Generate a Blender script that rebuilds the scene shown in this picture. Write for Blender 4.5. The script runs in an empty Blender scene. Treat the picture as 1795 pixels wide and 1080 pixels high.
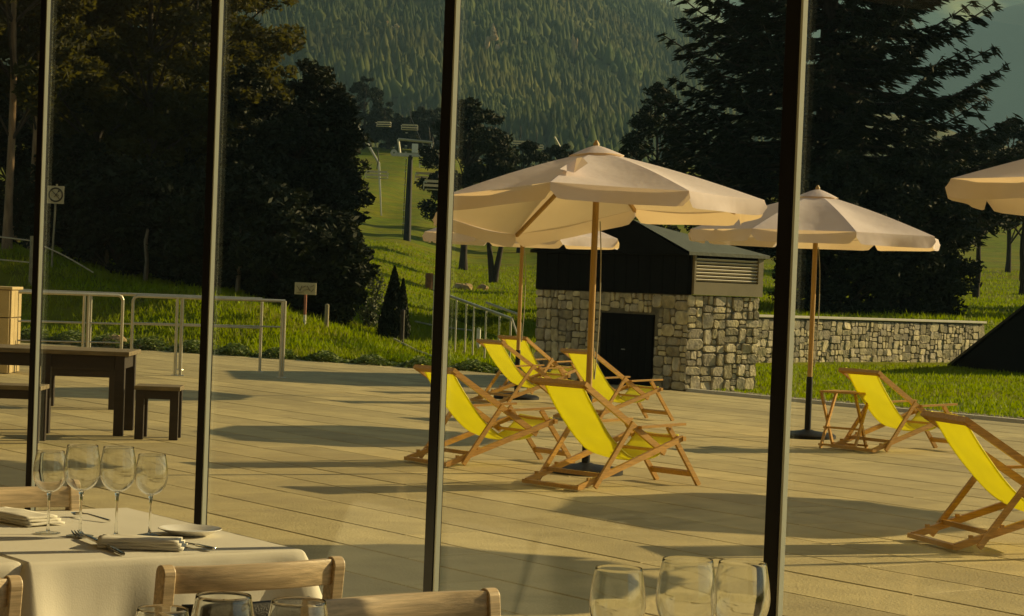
import bpy, bmesh, math, random
import numpy as np
from mathutils import Vector, Matrix

random.seed(7); rng = np.random.default_rng(7)
S = bpy.context.scene
COL = S.collection
R = math.radians

# ------------------------------------------------------------------ camera
FPX, CAM_H = 3700.0, 1.45                      # focal length in photo pixels, eye height
PITCH, ROLL = R(1.5), math.atan(0.0385)
CXP, PPY = 897.5, 505 + FPX * math.tan(PITCH)
_d = Vector((0, math.cos(PITCH), -math.sin(PITCH)))
_r0, _u0 = Vector((1, 0, 0)), Vector((0, math.sin(PITCH), math.cos(PITCH)))
_r = math.cos(ROLL) * _r0 + math.sin(ROLL) * _u0
_u = math.cos(ROLL) * _u0 - math.sin(ROLL) * _r0
CAMP = Vector((0, 0, CAM_H))
cam = bpy.data.cameras.new('camera'); cam_o = bpy.data.objects.new('camera', cam); COL.objects.link(cam_o)
cam.sensor_width = 36; cam.lens = FPX / 1795 * 36
cam.shift_y = (PPY - 540) / 1795
cam.clip_start = 0.05; cam.clip_end = 12000
mw = Matrix.Identity(4)
for i, v in enumerate((_r, _u, -_d)):
    for j in range(3): mw[j][i] = v[j]
mw.translation = CAMP
cam_o.matrix_world = mw
S.camera = cam_o

def ray(x, y): return _d + _r * ((x - CXP) / FPX) - _u * ((y - PPY) / FPX)
def at(x, y, z=0.0):                            # point seen at a photo position, at height z
    v = ray(x, y); return CAMP + v * ((z - CAM_H) / v.z)
def atY(x, y, Y):                               # the same, at a distance Y
    v = ray(x, y); return CAMP + v * (Y / v.y)

# ------------------------------------------------------------------ light
SUN_EL, SUN_AZ = R(22), math.atan2(0.90, 0.436)
sdir = Vector((math.cos(SUN_EL) * math.sin(SUN_AZ), math.cos(SUN_EL) * math.cos(SUN_AZ), math.sin(SUN_EL)))
W = bpy.data.worlds.new('World'); S.world = W; W.use_nodes = True
wt = W.node_tree; wt.nodes.clear()
sky = wt.nodes.new('ShaderNodeTexSky'); sky.sky_type = 'NISHITA'; sky.sun_disc = False
sky.sun_elevation = SUN_EL; sky.sun_rotation = SUN_AZ; sky.altitude = 1500
bg = wt.nodes.new('ShaderNodeBackground'); bg.inputs['Strength'].default_value = 0.05
wo = wt.nodes.new('ShaderNodeOutputWorld')
wt.links.new(sky.outputs[0], bg.inputs[0]); wt.links.new(bg.outputs[0], wo.inputs[0])
sl = bpy.data.lights.new('sun', 'SUN'); sl.energy = 5.0; sl.angle = R(0.53); sl.color = (1.0, 0.84, 0.58)
so = bpy.data.objects.new('sun', sl); COL.objects.link(so); so.rotation_euler = sdir.to_track_quat('Z', 'Y').to_euler()
so.location = (60, 30, 60)
vs = S.view_settings
S.display_settings.display_device = 'sRGB'
vs.view_transform = 'Standard'; vs.look = 'None'; vs.exposure = 0.92
vs.use_white_balance = True; vs.white_balance_temperature = 9300; vs.white_balance_tint = 4; vs.gamma = 1; vs.use_curve_mapping = False
cy = S.cycles
S.render.engine = 'CYCLES'
cy.use_denoising = True
try: cy.denoiser = 'OPENIMAGEDENOISE'
except Exception: pass
cy.max_bounces = 8; cy.transparent_max_bounces = 24; cy.transmission_bounces = 8; cy.volume_bounces = 0
cy.sample_clamp_indirect = 4.0
cy.caustics_reflective = False; cy.caustics_refractive = False

# ------------------------------------------------------------------ materials
MATS = {}
def nodes_of(name):
    m = bpy.data.materials.new(name); m.use_nodes = True; MATS[name] = m
    return m, m.node_tree, m.node_tree.nodes['Principled BSDF']
def mat(name, col, rough=0.7, var=0.25, scale=8.0, bump=0.0, bscale=40.0, metal=0.0, stretch=None, objvar=0.0, trans=0.0, transcol=None, spec=0.5, dirt=0.0, dcol=(0.1,0.09,0.06), dscale=1.5, huevar=None):
    m, t, p = nodes_of(name)
    n, l = t.nodes.new, t.links.new
    tc = n('ShaderNodeTexCoord'); src = tc.outputs['Object']
    if stretch:
        mp = n('ShaderNodeMapping'); mp.inputs['Scale'].default_value = stretch; l(src, mp.inputs[0]); src = mp.outputs[0]
    if objvar:
        oi = n('ShaderNodeObjectInfo')
        ad = n('ShaderNodeVectorMath'); ad.operation = 'MULTIPLY_ADD'
        cb = n('ShaderNodeCombineXYZ')
        for k in range(3): l(oi.outputs['Random'], cb.inputs[k])
        ad.inputs[1].default_value = (37, 53, 71); l(cb.outputs[0], ad.inputs[0]); l(src, ad.inputs[2]); src = ad.outputs[0]
    nz = n('ShaderNodeTexNoise'); nz.inputs['Scale'].default_value = scale; nz.inputs['Detail'].default_value = 6; l(src, nz.inputs['Vector'])
    mr = n('ShaderNodeMapRange'); mr.inputs[1].default_value = 0.3; mr.inputs[2].default_value = 0.7
    mr.inputs[3].default_value = 1 - var; mr.inputs[4].default_value = 1 + var; l(nz.outputs[0], mr.inputs[0])
    hs = n('ShaderNodeHueSaturation'); hs.inputs['Color'].default_value = (*col, 1)
    val = mr.outputs[0]
    if objvar:
        m2 = n('ShaderNodeMapRange'); m2.inputs[3].default_value = 1 - objvar; m2.inputs[4].default_value = 1 + objvar; l(oi.outputs['Random'], m2.inputs[0])
        mu = n('ShaderNodeMath'); mu.operation = 'MULTIPLY'; l(val, mu.inputs[0]); l(m2.outputs[0], mu.inputs[1]); val = mu.outputs[0]
    l(val, hs.inputs['Value']); colout = hs.outputs[0]
    if huevar:
        nh = n('ShaderNodeTexNoise'); nh.inputs['Scale'].default_value = huevar[1]; nh.inputs['Detail'].default_value = 3; l(src, nh.inputs['Vector'])
        mh = n('ShaderNodeMapRange'); mh.inputs[1].default_value = 0.4; mh.inputs[2].default_value = 0.62; l(nh.outputs[0], mh.inputs[0])
        mx = n('ShaderNodeMix'); mx.data_type = 'RGBA'; l(mh.outputs[0], mx.inputs['Factor']); l(colout, mx.inputs['A'])
        h2 = n('ShaderNodeHueSaturation'); h2.inputs['Color'].default_value = (*huevar[0], 1); l(val, h2.inputs['Value']); l(h2.outputs[0], mx.inputs['B'])
        colout = mx.outputs['Result']
    if dirt:
        nd = n('ShaderNodeTexNoise'); nd.inputs['Scale'].default_value = dscale; nd.inputs['Detail'].default_value = 8; nd.inputs['Roughness'].default_value = .65; l(src, nd.inputs['Vector'])
        md = n('ShaderNodeMapRange'); md.inputs[1].default_value = 0.5; md.inputs[2].default_value = 0.75; md.inputs[4].default_value = dirt; l(nd.outputs[0], md.inputs[0])
        mx = n('ShaderNodeMix'); mx.data_type = 'RGBA'; l(md.outputs[0], mx.inputs['Factor']); l(colout, mx.inputs['A']); mx.inputs['B'].default_value = (*dcol, 1)
        colout = mx.outputs['Result']
    l(colout, p.inputs['Base Color'])
    p.inputs['Roughness'].default_value = rough; p.inputs['Metallic'].default_value = metal
    p.inputs['Specular IOR Level'].default_value = spec
    if bump:
        nb = n('ShaderNodeTexNoise'); nb.inputs['Scale'].default_value = bscale; nb.inputs['Detail'].default_value = 5; l(src, nb.inputs['Vector'])
        bp = n('ShaderNodeBump'); bp.inputs['Strength'].default_value = bump; bp.inputs['Distance'].default_value = 0.02
        l(nb.outputs[0], bp.inputs['Height']); l(bp.outputs[0], p.inputs['Normal'])
    if trans:
        tr = n('ShaderNodeBsdfTranslucent'); tr.inputs[0].default_value = (*(transcol or col), 1)
        ms = n('ShaderNodeMixShader'); ms.inputs[0].default_value = trans
        out = t.nodes['Material Output']; l(p.outputs[0], ms.inputs[1]); l(tr.outputs[0], ms.inputs[2]); l(ms.outputs[0], out.inputs[0])
    return m
def glass_thin(name, tint, ior=1.45, rough=0.0, edge=None):
    m, t, p = nodes_of(name); t.nodes.remove(p)
    n, l = t.nodes.new, t.links.new
    tr = n('ShaderNodeBsdfTransparent'); tr.inputs[0].default_value = (*tint, 1)
    gl = n('ShaderNodeBsdfGlossy'); gl.inputs['Roughness'].default_value = rough
    fw = n('ShaderNodeLayerWeight'); fw.inputs[0].default_value = 0.5   # Schlick: the same from both sides of the sheet
    pw = n('ShaderNodeMath'); pw.operation = 'POWER'; pw.inputs[1].default_value = 5; l(fw.outputs['Facing'], pw.inputs[0])
    f0 = ((ior - 1) / (ior + 1)) ** 2
    fr = n('ShaderNodeMath'); fr.operation = 'MULTIPLY_ADD'; fr.inputs[1].default_value = 1 - f0; fr.inputs[2].default_value = f0; l(pw.outputs[0], fr.inputs[0])
    if edge:                                     # longer way through the glass near the silhouette
        lw = n('ShaderNodeLayerWeight'); lw.inputs[0].default_value = 0.25
        cr = n('ShaderNodeMix'); cr.data_type = 'RGBA'; cr.inputs['A'].default_value = (*tint, 1); cr.inputs['B'].default_value = (*edge, 1)
        p2 = n('ShaderNodeMath'); p2.operation = 'POWER'; p2.inputs[1].default_value = 3.0; lw.inputs[0].default_value = .5; l(lw.outputs['Facing'], p2.inputs[0]); l(p2.outputs[0], cr.inputs['Factor']); l(cr.outputs['Result'], tr.inputs[0])
    ms = n('ShaderNodeMixShader'); l(fr.outputs[0], ms.inputs[0]); l(tr.outputs[0], ms.inputs[1]); l(gl.outputs[0], ms.inputs[2])
    l(ms.outputs[0], t.nodes['Material Output'].inputs[0])
    return m

SLAB = mat('paving', (.43, .352, .182), .75, .14, 3, .35, 60, objvar=.19, dirt=.55, dcol=(.27, .215, .12), dscale=1.6, stretch=(1, 1, 1))
JOINT = mat('paving_bed', (.16, .12, .065), .9, .2)
GRASS = mat('grass_ground', (.105, .145, .006), .9, .3, 1.2, .6, 30, spec=.1, huevar=((.15, .15, .008), .25), dirt=.55, dcol=(.16, .12, .05), dscale=.9)
BLADE = mat('grass_blades', (.23, .31, .010), .6, .3, 2.0, trans=.45, spec=.2, huevar=((.26, .26, .025), .5))
COVER = mat('ground_cover_leaves', (.10, .16, .03), .6, .5, 9, trans=.3, spec=.2, huevar=((.3, .34, .16), 14))
CANVAS = mat('parasol_canvas', (.84, .76, .80), .85, .05, 3, .18, 14, trans=.33, transcol=(.86, .64, .38), spec=.1, dirt=.14, dcol=(.6, .5, .42), dscale=2.5)
POLEW = mat('parasol_pole_wood', (.42, .25, .09), .5, .25, 6, stretch=(8, 8, .6))
DECKW = mat('deck_chair_wood', (.50, .27, .075), .45, .25, 12, stretch=(1, 8, 8), objvar=.12)
SLING = mat('yellow_sling', (.88, .86, .26), .8, .10, 5, .35, 60, trans=.47, transcol=(.96, .94, .28), spec=.1)
BLACK = mat('black_paint', (.004, .004, .005), .5, .2, spec=.25)
DARKM = mat('dark_metal', (.007, .007, .007), .7, .2)
PALE = mat('pale_aluminium', (.55, .60, .54), .4, .06, 3)
STEEL = mat('brushed_steel', (.50, .47, .38), .4, .08, 5, metal=.7)
STONE = mat('rubble_stone', (.47, .41, .265), .9, .3, 9, .8, 26, objvar=.38, spec=.2, huevar=((.37, .33, .26), 3), dirt=.4, dcol=(.12, .11, .07), dscale=5)
MORTAR = mat('mortar', (.13, .115, .08), .95, .3, 8, .5, 40)
CAPST = mat('wall_capping', (.55, .52, .44), .8, .1, 4)
ROOFM = mat('roof_sheet', (.10, .112, .085), .6, .15, 3, .2, 20)
TAUPE = mat('taupe_panel', (.22, .185, .115), .7, .1, 4)
SLAT = mat('louvre_slat', (.68, .62, .52), .5, .05)
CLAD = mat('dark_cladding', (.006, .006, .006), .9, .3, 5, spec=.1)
DKWOOD = mat('dark_stained_wood', (.022, .013, .008), .6, .3, 6, .2, 30, stretch=(1, 6, 6))
WORNW = mat('worn_wood_top', (.19, .145, .08), .7, .3, 6, .2, 30, stretch=(1, 6, 6))
POSTW = mat('weathered_post', (.30, .26, .17), .9, .3, 8, .4, 30, stretch=(6, 6, 1))
TILE = mat('tan_tile', (.55, .42, .22), .6, .1, 5, objvar=.08)
CLOTH = mat('white_linen', (.66, .63, .55), .9, .03, 6, .05, 220, spec=.1)
CHAIRW = mat('beech_wood', (.55, .42, .27), .42, .30, 14, .12, 60, stretch=(.5, 9, 9))
PAD = mat('black_upholstery', (.012, .012, .012), .7, .2, 40, .3, 200)
PORC = mat('white_porcelain', (.78, .75, .68), .15, .02)
CUTL = mat('cutlery_steel', (.55, .53, .48), .18, .05, metal=1.0)
PLASTER = mat('warm_plaster', (.72, .66, .54), .9, .04, 3)
FLOORM = mat('dark_floor_tiles', (.30, .24, .17), .5, .2)
BARK = mat('pine_bark', (.26, .17, .10), .95, .4, 4, .8, 10, stretch=(3, 3, .6), dirt=.6, dcol=(.07, .05, .035), dscale=1.5)
GREYB = mat('grey_bark', (.17, .14, .10), .95, .4, 6, .5, 12, stretch=(4, 4, 1))
DBARK = mat('dark_bark', (.04, .03, .022), .95, .4, 4, .8, 10, stretch=(3, 3, .6))
NEEDLE = mat('spruce_needles', (.012, .019, .007), .7, .4, 1.5, spec=.2, trans=.06, transcol=(.04, .055, .015))
PINE = mat('pine_needles', (.022, .026, .008), .7, .45, 1.2, spec=.2, trans=.30, transcol=(.14, .13, .02), huevar=((.045, .042, .012), .35))
SHRUB = mat('shrub_leaves', (.045, .06, .025), .6, .4, 5, spec=.3, trans=.15, huevar=((.2, .21, .13), 5))
FOREST = mat('mountain_trees', (.042, .06, .018), .9, .55, .03, spec=.1, huevar=((.07, .075, .022), .007))
MOUNT = mat('mountain_ground', (.06, .075, .025), .95, .4, .03, spec=.1, huevar=((.11, .10, .04), .02))
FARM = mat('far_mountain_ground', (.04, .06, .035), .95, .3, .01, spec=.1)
MEADOW = mat('far_meadow', (.16, .18, .06), .95, .3, .01, spec=.1)
ROCK = mat('mountain_rock', (.42, .30, .17), .95, .3, .2, .5, 2, spec=.1)
GRAVEL = mat('gravel', (.42, .37, .27), .95, .4, 40, .8, 120)
SAND = mat('sandy_path', (.36, .28, .15), .95, .2, 2, .3, 40)
SIGNP = mat('sign_board_cream', (.55, .47, .30), .6, .1)
SIGND = mat('sign_marking_dark', (.06, .05, .03), .6, .1)
REDP = mat('faded_red_paint', (.35, .12, .07), .6, .2)
WHITEP = mat('white_paint', (.75, .72, .62), .5, .1)
ROPE = mat('pale_rope', (.50, .45, .34), .9, .2)
ORANGE = mat('rusty_orange', (.26, .10, .04), .8, .3)
CORDM = mat('grey_cord', (.35, .33, .28), .8, .1)
PANE = glass_thin('window_glass', (.96, .97, .95), 1.36)
WGLASS = glass_thin('wine_glass', (.985, .985, .975), 1.5, .02, edge=(.5, .5, .44))
SGLASS = glass_thin('balustrade_glass', (.72, .78, .74), 1.45)
m_, t_, p_ = nodes_of('solid_glass'); SOLIDG = m_
p_.inputs['Transmission Weight'].default_value = 1; p_.inputs['Roughness'].default_value = .02; p_.inputs['Base Color'].default_value = (.97, .98, .96, 1); p_.inputs['IOR'].default_value = 1.5

# ------------------------------------------------------------------ mesh helpers
class MB:
    def __init__(s): s.v, s.f = [], []
    def add(s, vs, fs):
        o = len(s.v); s.v += [tuple(v) for v in vs]; s.f += [tuple(i + o for i in f) for f in fs]; return s
    def box(s, c, d, rot=None):
        c = Vector(c); h = Vector(d) / 2
        vs = [Vector((x * h.x, y * h.y, z * h.z)) for x in (-1, 1) for y in (-1, 1) for z in (-1, 1)]
        if rot is not None: vs = [rot @ v for v in vs]
        return s.add([c + v for v in vs], [(0, 1, 3, 2), (4, 6, 7, 5), (0, 4, 5, 1), (2, 3, 7, 6), (0, 2, 6, 4), (1, 5, 7, 3)])
    def beam(s, a, b, w, t, up=(0, 0, 1)):       # w across, t along up
        a, b = Vector(a), Vector(b); d = b - a; L = d.length; d.normalize()
        y = Vector(up).cross(d)
        if y.length < 1e-4: y = Vector((0, 1, 0)).cross(d)
        y.normalize(); z = d.cross(y)
        rot = Matrix((d, y, z)).transposed()
        return s.box((a + b) / 2, (L, w, t), rot)
    def tube(s, pts, rad, n=8, cap=True):
        pts = [Vector(p) for p in pts]; m = len(pts)
        if not hasattr(rad, '__len__'): rad = [rad] * m
        vs, fs = [], []; px = None
        for i, p in enumerate(pts):
            d = (pts[min(i + 1, m - 1)] - pts[max(i - 1, 0)])
            if d.length < 1e-9: d = Vector((0, 0, 1))
            d.normalize()
            if px is None:
                px = d.orthogonal().normalized()
            else:
                px = px - d * px.dot(d); px.normalize()
            py = d.cross(px)
            for k in range(n):
                a = 2 * math.pi * k / n; vs.append(p + (px * math.cos(a) + py * math.sin(a)) * rad[i])
        for i in range(m - 1):
            for k in range(n):
                k2 = (k + 1) % n; fs.append((i * n + k, i * n + k2, (i + 1) * n + k2, (i + 1) * n + k))
        if cap: fs.append(tuple(range(n - 1, -1, -1))); fs.append(tuple(range((m - 1) * n, m * n)))
        return s.add(vs, fs)
    def lathe(s, prof, n=24, c=(0, 0, 0), M=None):
        vs, fs = [], []
        for r, z in prof:
            for k in range(n):
                a = 2 * math.pi * k / n; v = Vector((r * math.cos(a), r * math.sin(a), z))
                if M is not None: v = M @ v
                vs.append(v + Vector(c))
        for i in range(len(prof) - 1):
            for k in range(n):
                k2 = (k + 1) % n; fs.append((i * n + k, i * n + k2, (i + 1) * n + k2, (i + 1) * n + k))
        return s.add(vs, fs)
    def grid(s, fn, nu, nv, thick=0):
        vs = [fn(i / nu, j / nv) for i in range(nu + 1) for j in range(nv + 1)]
        fs = [(i * (nv + 1) + j, (i + 1) * (nv + 1) + j, (i + 1) * (nv + 1) + j + 1, i * (nv + 1) + j + 1) for i in range(nu) for j in range(nv)]
        return s.add(vs, fs)
    def build(s, name, m, parent=None, smooth=False, bevel=0, solid=0):
        me = bpy.data.meshes.new(name); me.from_pydata(s.v, [], s.f); me.materials.append(m)
        if smooth:
            me.polygons.foreach_set('use_smooth', [True] * len(me.polygons))
            try: me.set_sharp_from_angle(angle=R(45))
            except Exception: pass
        me.update()
        o = bpy.data.objects.new(name, me); COL.objects.link(o)
        if parent is not None: o.parent = parent
        if solid:
            md = o.modifiers.new('solid', 'SOLIDIFY'); md.thickness = solid; md.offset = 0
        if bevel:
            md = o.modifiers.new('bevel', 'BEVEL'); md.width = bevel; md.segments = 2; md.limit_method = 'ANGLE'; md.harden_normals = False
        return o
def fast_mesh(name, V, F, m, parent=None, kind=None, smooth=False):     # V (n,3), F (m,3|4)
    me = bpy.data.meshes.new(name); V = np.ascontiguousarray(V, dtype=np.float32); F = np.ascontiguousarray(F, dtype=np.int32)
    k = F.shape[1]
    me.vertices.add(len(V)); me.vertices.foreach_set('co', V.ravel())
    me.loops.add(F.size); me.loops.foreach_set('vertex_index', F.ravel())
    me.polygons.add(len(F)); me.polygons.foreach_set('loop_start', np.arange(0, F.size, k, dtype=np.int32))
    me.update(calc_edges=True); me.validate()
    me.materials.append(m)
    if smooth: me.polygons.foreach_set('use_smooth', [True] * len(me.polygons))
    o = bpy.data.objects.new(name, me); COL.objects.link(o)
    if parent is not None: o.parent = parent
    if kind: o['kind'] = kind
    return o
def tag(o, label=None, cat=None, group=None, kind=None):
    if label: o['label'] = label
    if cat: o['category'] = cat
    if group: o['group'] = group
    if kind: o['kind'] = kind
    return o
def thing(name, label, cat, loc=(0, 0, 0), rz=0, group=None):
    o = bpy.data.objects.new(name, None); COL.objects.link(o); o.location = loc; o.rotation_euler = (0, 0, rz); o.empty_display_size = .2
    return tag(o, label, cat, group)
def copy_tree(o, parent=None):
    c = o.copy(); COL.objects.link(c)
    if parent is not None: c.parent = parent
    for ch in list(o.children): copy_tree(ch, c)
    return c
def dup(o, label, loc, rz=None):
    c = copy_tree(o); c['label'] = label; c.location = loc
    if rz is not None: c.rotation_euler = (0, 0, rz)
    return c
def spline(pts, n):
    pts = [Vector(p) for p in pts]; P = [pts[0] * 2 - pts[1]] + pts + [pts[-1] * 2 - pts[-2]]; out = []
    m = len(pts) - 1
    for i in range(n + 1):
        t = i / n * m; k = min(int(t), m - 1); t -= k
        a, b, c, d = P[k:k + 4]
        out.append(.5 * ((2 * b) + (c - a) * t + (2 * a - 5 * b + 4 * c - d) * t * t + (3 * b - a - 3 * c + d) * t ** 3))
    return out
def smst(x, a=0., b=1.):
    t = np.clip((x - a) / (b - a), 0, 1); return t * t * (3 - 2 * t)

# building grid of the place: U runs along the glass wall (away), N points out of the room
GA = math.atan2(.5905, .807)
UV, NV = Vector((-.5905, .807, 0)), Vector((.807, .5905, 0))
def ab(a, b, z=0): return UV * a + NV * b + Vector((0, 0, z))

# ------------------------------------------------------------------ ground, terrain
def edge_y(X): return np.where(X < -1.3, 36.2 - .695 * (X + 1.3), 36.2)
WALL0, WALLD = Vector((4.6, 44.65, 0)), Vector((.715, .699, 0)).normalized()
def vnoise(X, Y, f, seed=0):
    return (np.sin(X * f * 1.3 + seed) * np.cos(Y * f * 1.1 + seed * 2.1) + .5 * np.sin(X * f * 2.7 + Y * f * 1.9 + seed * 3.3)) / 1.5
def terr(X, Y):
    X = np.asarray(X, float); Y = np.asarray(Y, float)
    t = np.maximum(0, Y - 38)
    m = .015 * t + .0003 * t * t
    m = np.where(Y > 240, .015 * 202 + .0003 * 202 ** 2, m)
    d = Y - edge_y(X)
    bank = (1.0 * smst(-X, 2, 7) + 0.6 * smst(-X, 8, 12)) * smst(d, 0, 6)
    dw = -WALLD.y * (X - WALL0.x) + WALLD.x * (Y - WALL0.y)
    rt = .75 * smst(dw, .1, 1.0) * smst(X, .5, 4.0)
    b = X * .807 + Y * .5905
    z = m + bank + rt + .05 * vnoise(X, Y, .35) * smst(d, 1, 8) + .4 * vnoise(X, Y, .05, 2) * smst(Y, 70, 140)
    lawn_r = np.where((b > 21.3) & (X > 2), 1, 0)
    base = np.where((d < -.05) & (lawn_r == 0), -.10, 0.0)
    base = np.where((d < .6) & (X < 1.5), np.minimum(0, -.10 + .14 * smst(d, -.1, .5)), base)
    return np.where(lawn_r == 1, np.maximum(z * smst(dw, -.2, .3), -.02), z) + base
def terr1(x, y): return float(terr(np.array([x]), np.array([y]))[0])
xs = np.concatenate([[-2600, -1500, -900, -500, -300, -180, -120, -80, -60, -45, -35, -28], np.arange(-24, 24.01, .45), [28, 35, 45, 60, 80, 120, 180, 300, 500, 900, 1500, 2600]])
ys = np.concatenate([[-250, -120, -60, -30, -10, 0, 10, 18, 23], np.arange(26, 62, .45), 62 * 1.035 ** np.arange(0, 48), [340, 420, 520, 700, 1000, 1500, 2200, 2900, 4400]])
GX, GY = np.meshgrid(xs, ys); GZ = terr(GX, GY)
GZ = np.where(GY > 330, 10.0, GZ)
nx, ny = len(xs), len(ys)
idx = np.arange(nx * ny).reshape(ny, nx)
Fq = np.stack([idx[:-1, :-1], idx[:-1, 1:], idx[1:, 1:], idx[1:, :-1]], -1).reshape(-1, 4)
fast_mesh('ground', np.stack([GX, GY, GZ], -1).reshape(-1, 3), Fq, GRASS, kind='structure', smooth=True)

# mountains
MS = 2.0                                         # the mountain stands this much farther off than first laid out
def mtn(X, Y): return (mtn0(np.asarray(X) / MS, np.asarray(Y) / MS) - CAM_H) * MS + CAM_H
def mtn0(X, Y):
    H = np.interp(X, [-400, -60, -14, 0, 16, 31, 46, 67, 100, 150, 185], [190, 185, 165, 140, 108, 93, 85, 75, 58, 30, 12])
    H = H * (1 + .05 * vnoise(X, Y, .03, 5))
    rise = smst(Y, 225, 800)
    return 13.0 + H * (.25 * np.clip((Y - 250) / 450, 0, 1.3) + .75 * rise) + 3.0 * vnoise(X, Y, .05, 1) + 1.2 * vnoise(X, Y, .16, 4)
mx_, my_ = np.linspace(-420, 190, 115) * MS, np.concatenate([np.linspace(236, 760, 95), [800, 850, 900, 950]]) * MS
A, B = np.meshgrid(mx_, my_); Z = mtn(A, B)
Z = np.where(B > 790 * MS, Z - (B - 790 * MS) * .4, Z)
id2 = np.arange(A.size).reshape(A.shape)
def quads(i2): return np.stack([i2[:-1, :-1], i2[:-1, 1:], i2[1:, 1:], i2[1:, :-1]], -1).reshape(-1, 4)
fast_mesh('forested_mountain', np.stack([A, B, Z], -1).reshape(-1, 3), quads(id2), MOUNT, kind='structure', smooth=True)
def far_hill(name, mtl, x0, x1, y0, ridge, y1, amp, seed):
    a_, b_ = np.linspace(x0, x1, 80), np.linspace(0, 1, 40)
    A, B = np.meshgrid(a_, b_); top = ridge(A)
    Y = y0 + (y1 - y0) * B + amp * 3 * vnoise(A, B * 300, .02, seed)
    A0, Y0 = A, Y
    Z = 5 + top * np.sin(B * math.pi * .5) ** .9 + amp * vnoise(A, Y, .03, seed) * np.minimum(1, B * 4)
    A, Y, Z = A * MS, Y * MS, (Z - CAM_H) * MS + CAM_H
    fast_mesh(name, np.stack([A, Y, Z], -1).reshape(-1, 3), quads(np.arange(A.size).reshape(A.shape)), mtl, kind='structure', smooth=True)
far_hill('shaded_mountain', FARM, 120, 700, 1150, lambda a: np.interp(a, [120, 330, 420, 700], [120, 199, 192, 230]), 1420, 3, 3)
far_hill('distant_meadow_mountain', MEADOW, -100, 1100, 1500, lambda a: np.interp(a, [-100, 330, 400, 470, 600, 1100], [420, 330, 300, 300, 330, 420]) + 40, 2050, 8, 8)

# mountain forest: one mass of small conifers
def cone_forest(N, xr, yr, fn, keep):
    X = rng.uniform(*xr, N); Y = yr[0] + (yr[1] - yr[0]) * rng.uniform(0, 1, N) ** 1.0
    k = keep(X, Y); X, Y = X[k], Y[k]; n = len(X); Z = fn(X, Y)
    h = MS * rng.uniform(1.2, 3.9, n) * np.clip(1 + .45 * vnoise(X, Y, .035, 2), .5, 1.5) * np.where(rng.uniform(size=n) < .12, 1.3, 1); r = h * rng.uniform(.15, .27, n)
    Vs, Fs = [], []; off = 0; q = 5
    ang = np.arange(q) / q * 2 * math.pi
    rd = rng.uniform(size=n) < .25                  # some rounder, broader crowns among the conifers
    h = np.where(rd, h * .72, h); r = np.where(rd, r * 1.35, r)
    rings = []
    for zb, rr, rr2 in ((.0, .9, .8), (.42, .72, 1.05)):
        ja = rng.uniform(0, 6.28, n)[:, None] if not rings else ja; q_ = np.where(rd, rr2, rr)[:, None]
        rj = q_ * r[:, None] * rng.uniform(.7, 1.3, (n, q))
        rings.append(np.stack([X[:, None] + rj * np.cos(ang + ja), Y[:, None] + rj * np.sin(ang + ja), (Z + zb * h)[:, None] + rng.uniform(-.08, .08, (n, q)) * h[:, None]], -1))
    apex = np.stack([X + rng.uniform(-.15, .15, n) * r, Y, Z + h], -1)[:, None, :]
    Vs.append(np.concatenate(rings + [apex], 1).reshape(-1, 3)); st = 2 * q + 1
    b = np.arange(n)[:, None, None] * st; i0 = np.arange(q); i1 = (i0 + 1) % q
    f = np.concatenate([np.stack([i0, i1, q + i1], -1), np.stack([i0, q + i1, q + i0], -1), np.stack([q + i0, q + i1, np.full(q, 2 * q)], -1)])[None]
    Fs.append((b + f).reshape(-1, 3))
    return np.concatenate(Vs), np.concatenate(Fs)
CLEAR = [(-64, 520, 7), (-26, 560, 4), (-6, 600, 5), (20, 600, 4)]
def keep(X, Y):
    k = (np.abs(X / Y) < .30) & (rng.uniform(size=len(X)) < .93)
    k &= (vnoise(X, Y, .045, 6) + .6 * vnoise(X, Y, .13, 9) + rng.normal(0, .3, len(X))) > -.85
    k &= (X / Y > -.18) & (X / Y < .16)
    return k
Vf, Ff = cone_forest(110000, (-150 * MS, 125 * MS), (243 * MS, 790 * MS), mtn, keep)
o = fast_mesh('mountain_forest', Vf, Ff, FOREST, kind='stuff', smooth=True); tag(o, 'hazy conifer forest covering the mountainside behind the terrace', 'forest')

# ------------------------------------------------------------------ terrace paving
terrace = bpy.data.objects.new('terrace', None); COL.objects.link(terrace); terrace['kind'] = 'structure'
terrace.rotation_euler = (0, 0, GA)              # local x = N, local y = U
def bmax(a): return 20.95 if a < 29 else 20.95 - (a - 29) * .37
SW, SL, GAP = .56, 2.3, .011
slab_mesh = None
def slab_m():
    mb = MB(); w, L, c, t = SW - GAP, SL - GAP * .7, .006, .05
    mb.add([(-w/2, -L/2, -t), (w/2, -L/2, -t), (w/2, L/2, -t), (-w/2, L/2, -t), (-w/2, -L/2, -c), (w/2, -L/2, -c), (w/2, L/2, -c), (-w/2, L/2, -c),
            (-w/2+c, -L/2+c, 0), (w/2-c, -L/2+c, 0), (w/2-c, L/2-c, 0), (-w/2+c, L/2-c, 0)],
           [(0,1,5,4), (1,2,6,5), (2,3,7,6), (3,0,4,7), (4,5,9,8), (5,6,10,9), (6,7,11,10), (7,4,8,11), (8,9,10,11)])
    return mb
slabs = []
row = 0; b = 3.36 + SW / 2
while b < 20.95:
    off = (row * .37 % 1) * SL; a = -3 + off
    while a < 46:
        c = ab(a, b)
        if b - SW/2 < bmax(a) - .3 or a < 29:
            vis = abs(c.x / max(c.y, .1)) < .275 and c.y > 8.5
            slabs.append((c.y if vis else 1e3 + c.y, a, b))
        a += SL
    b += SW; row += 1
slabs.sort()
first = None; rest = MB(); proto = slab_m()
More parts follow.
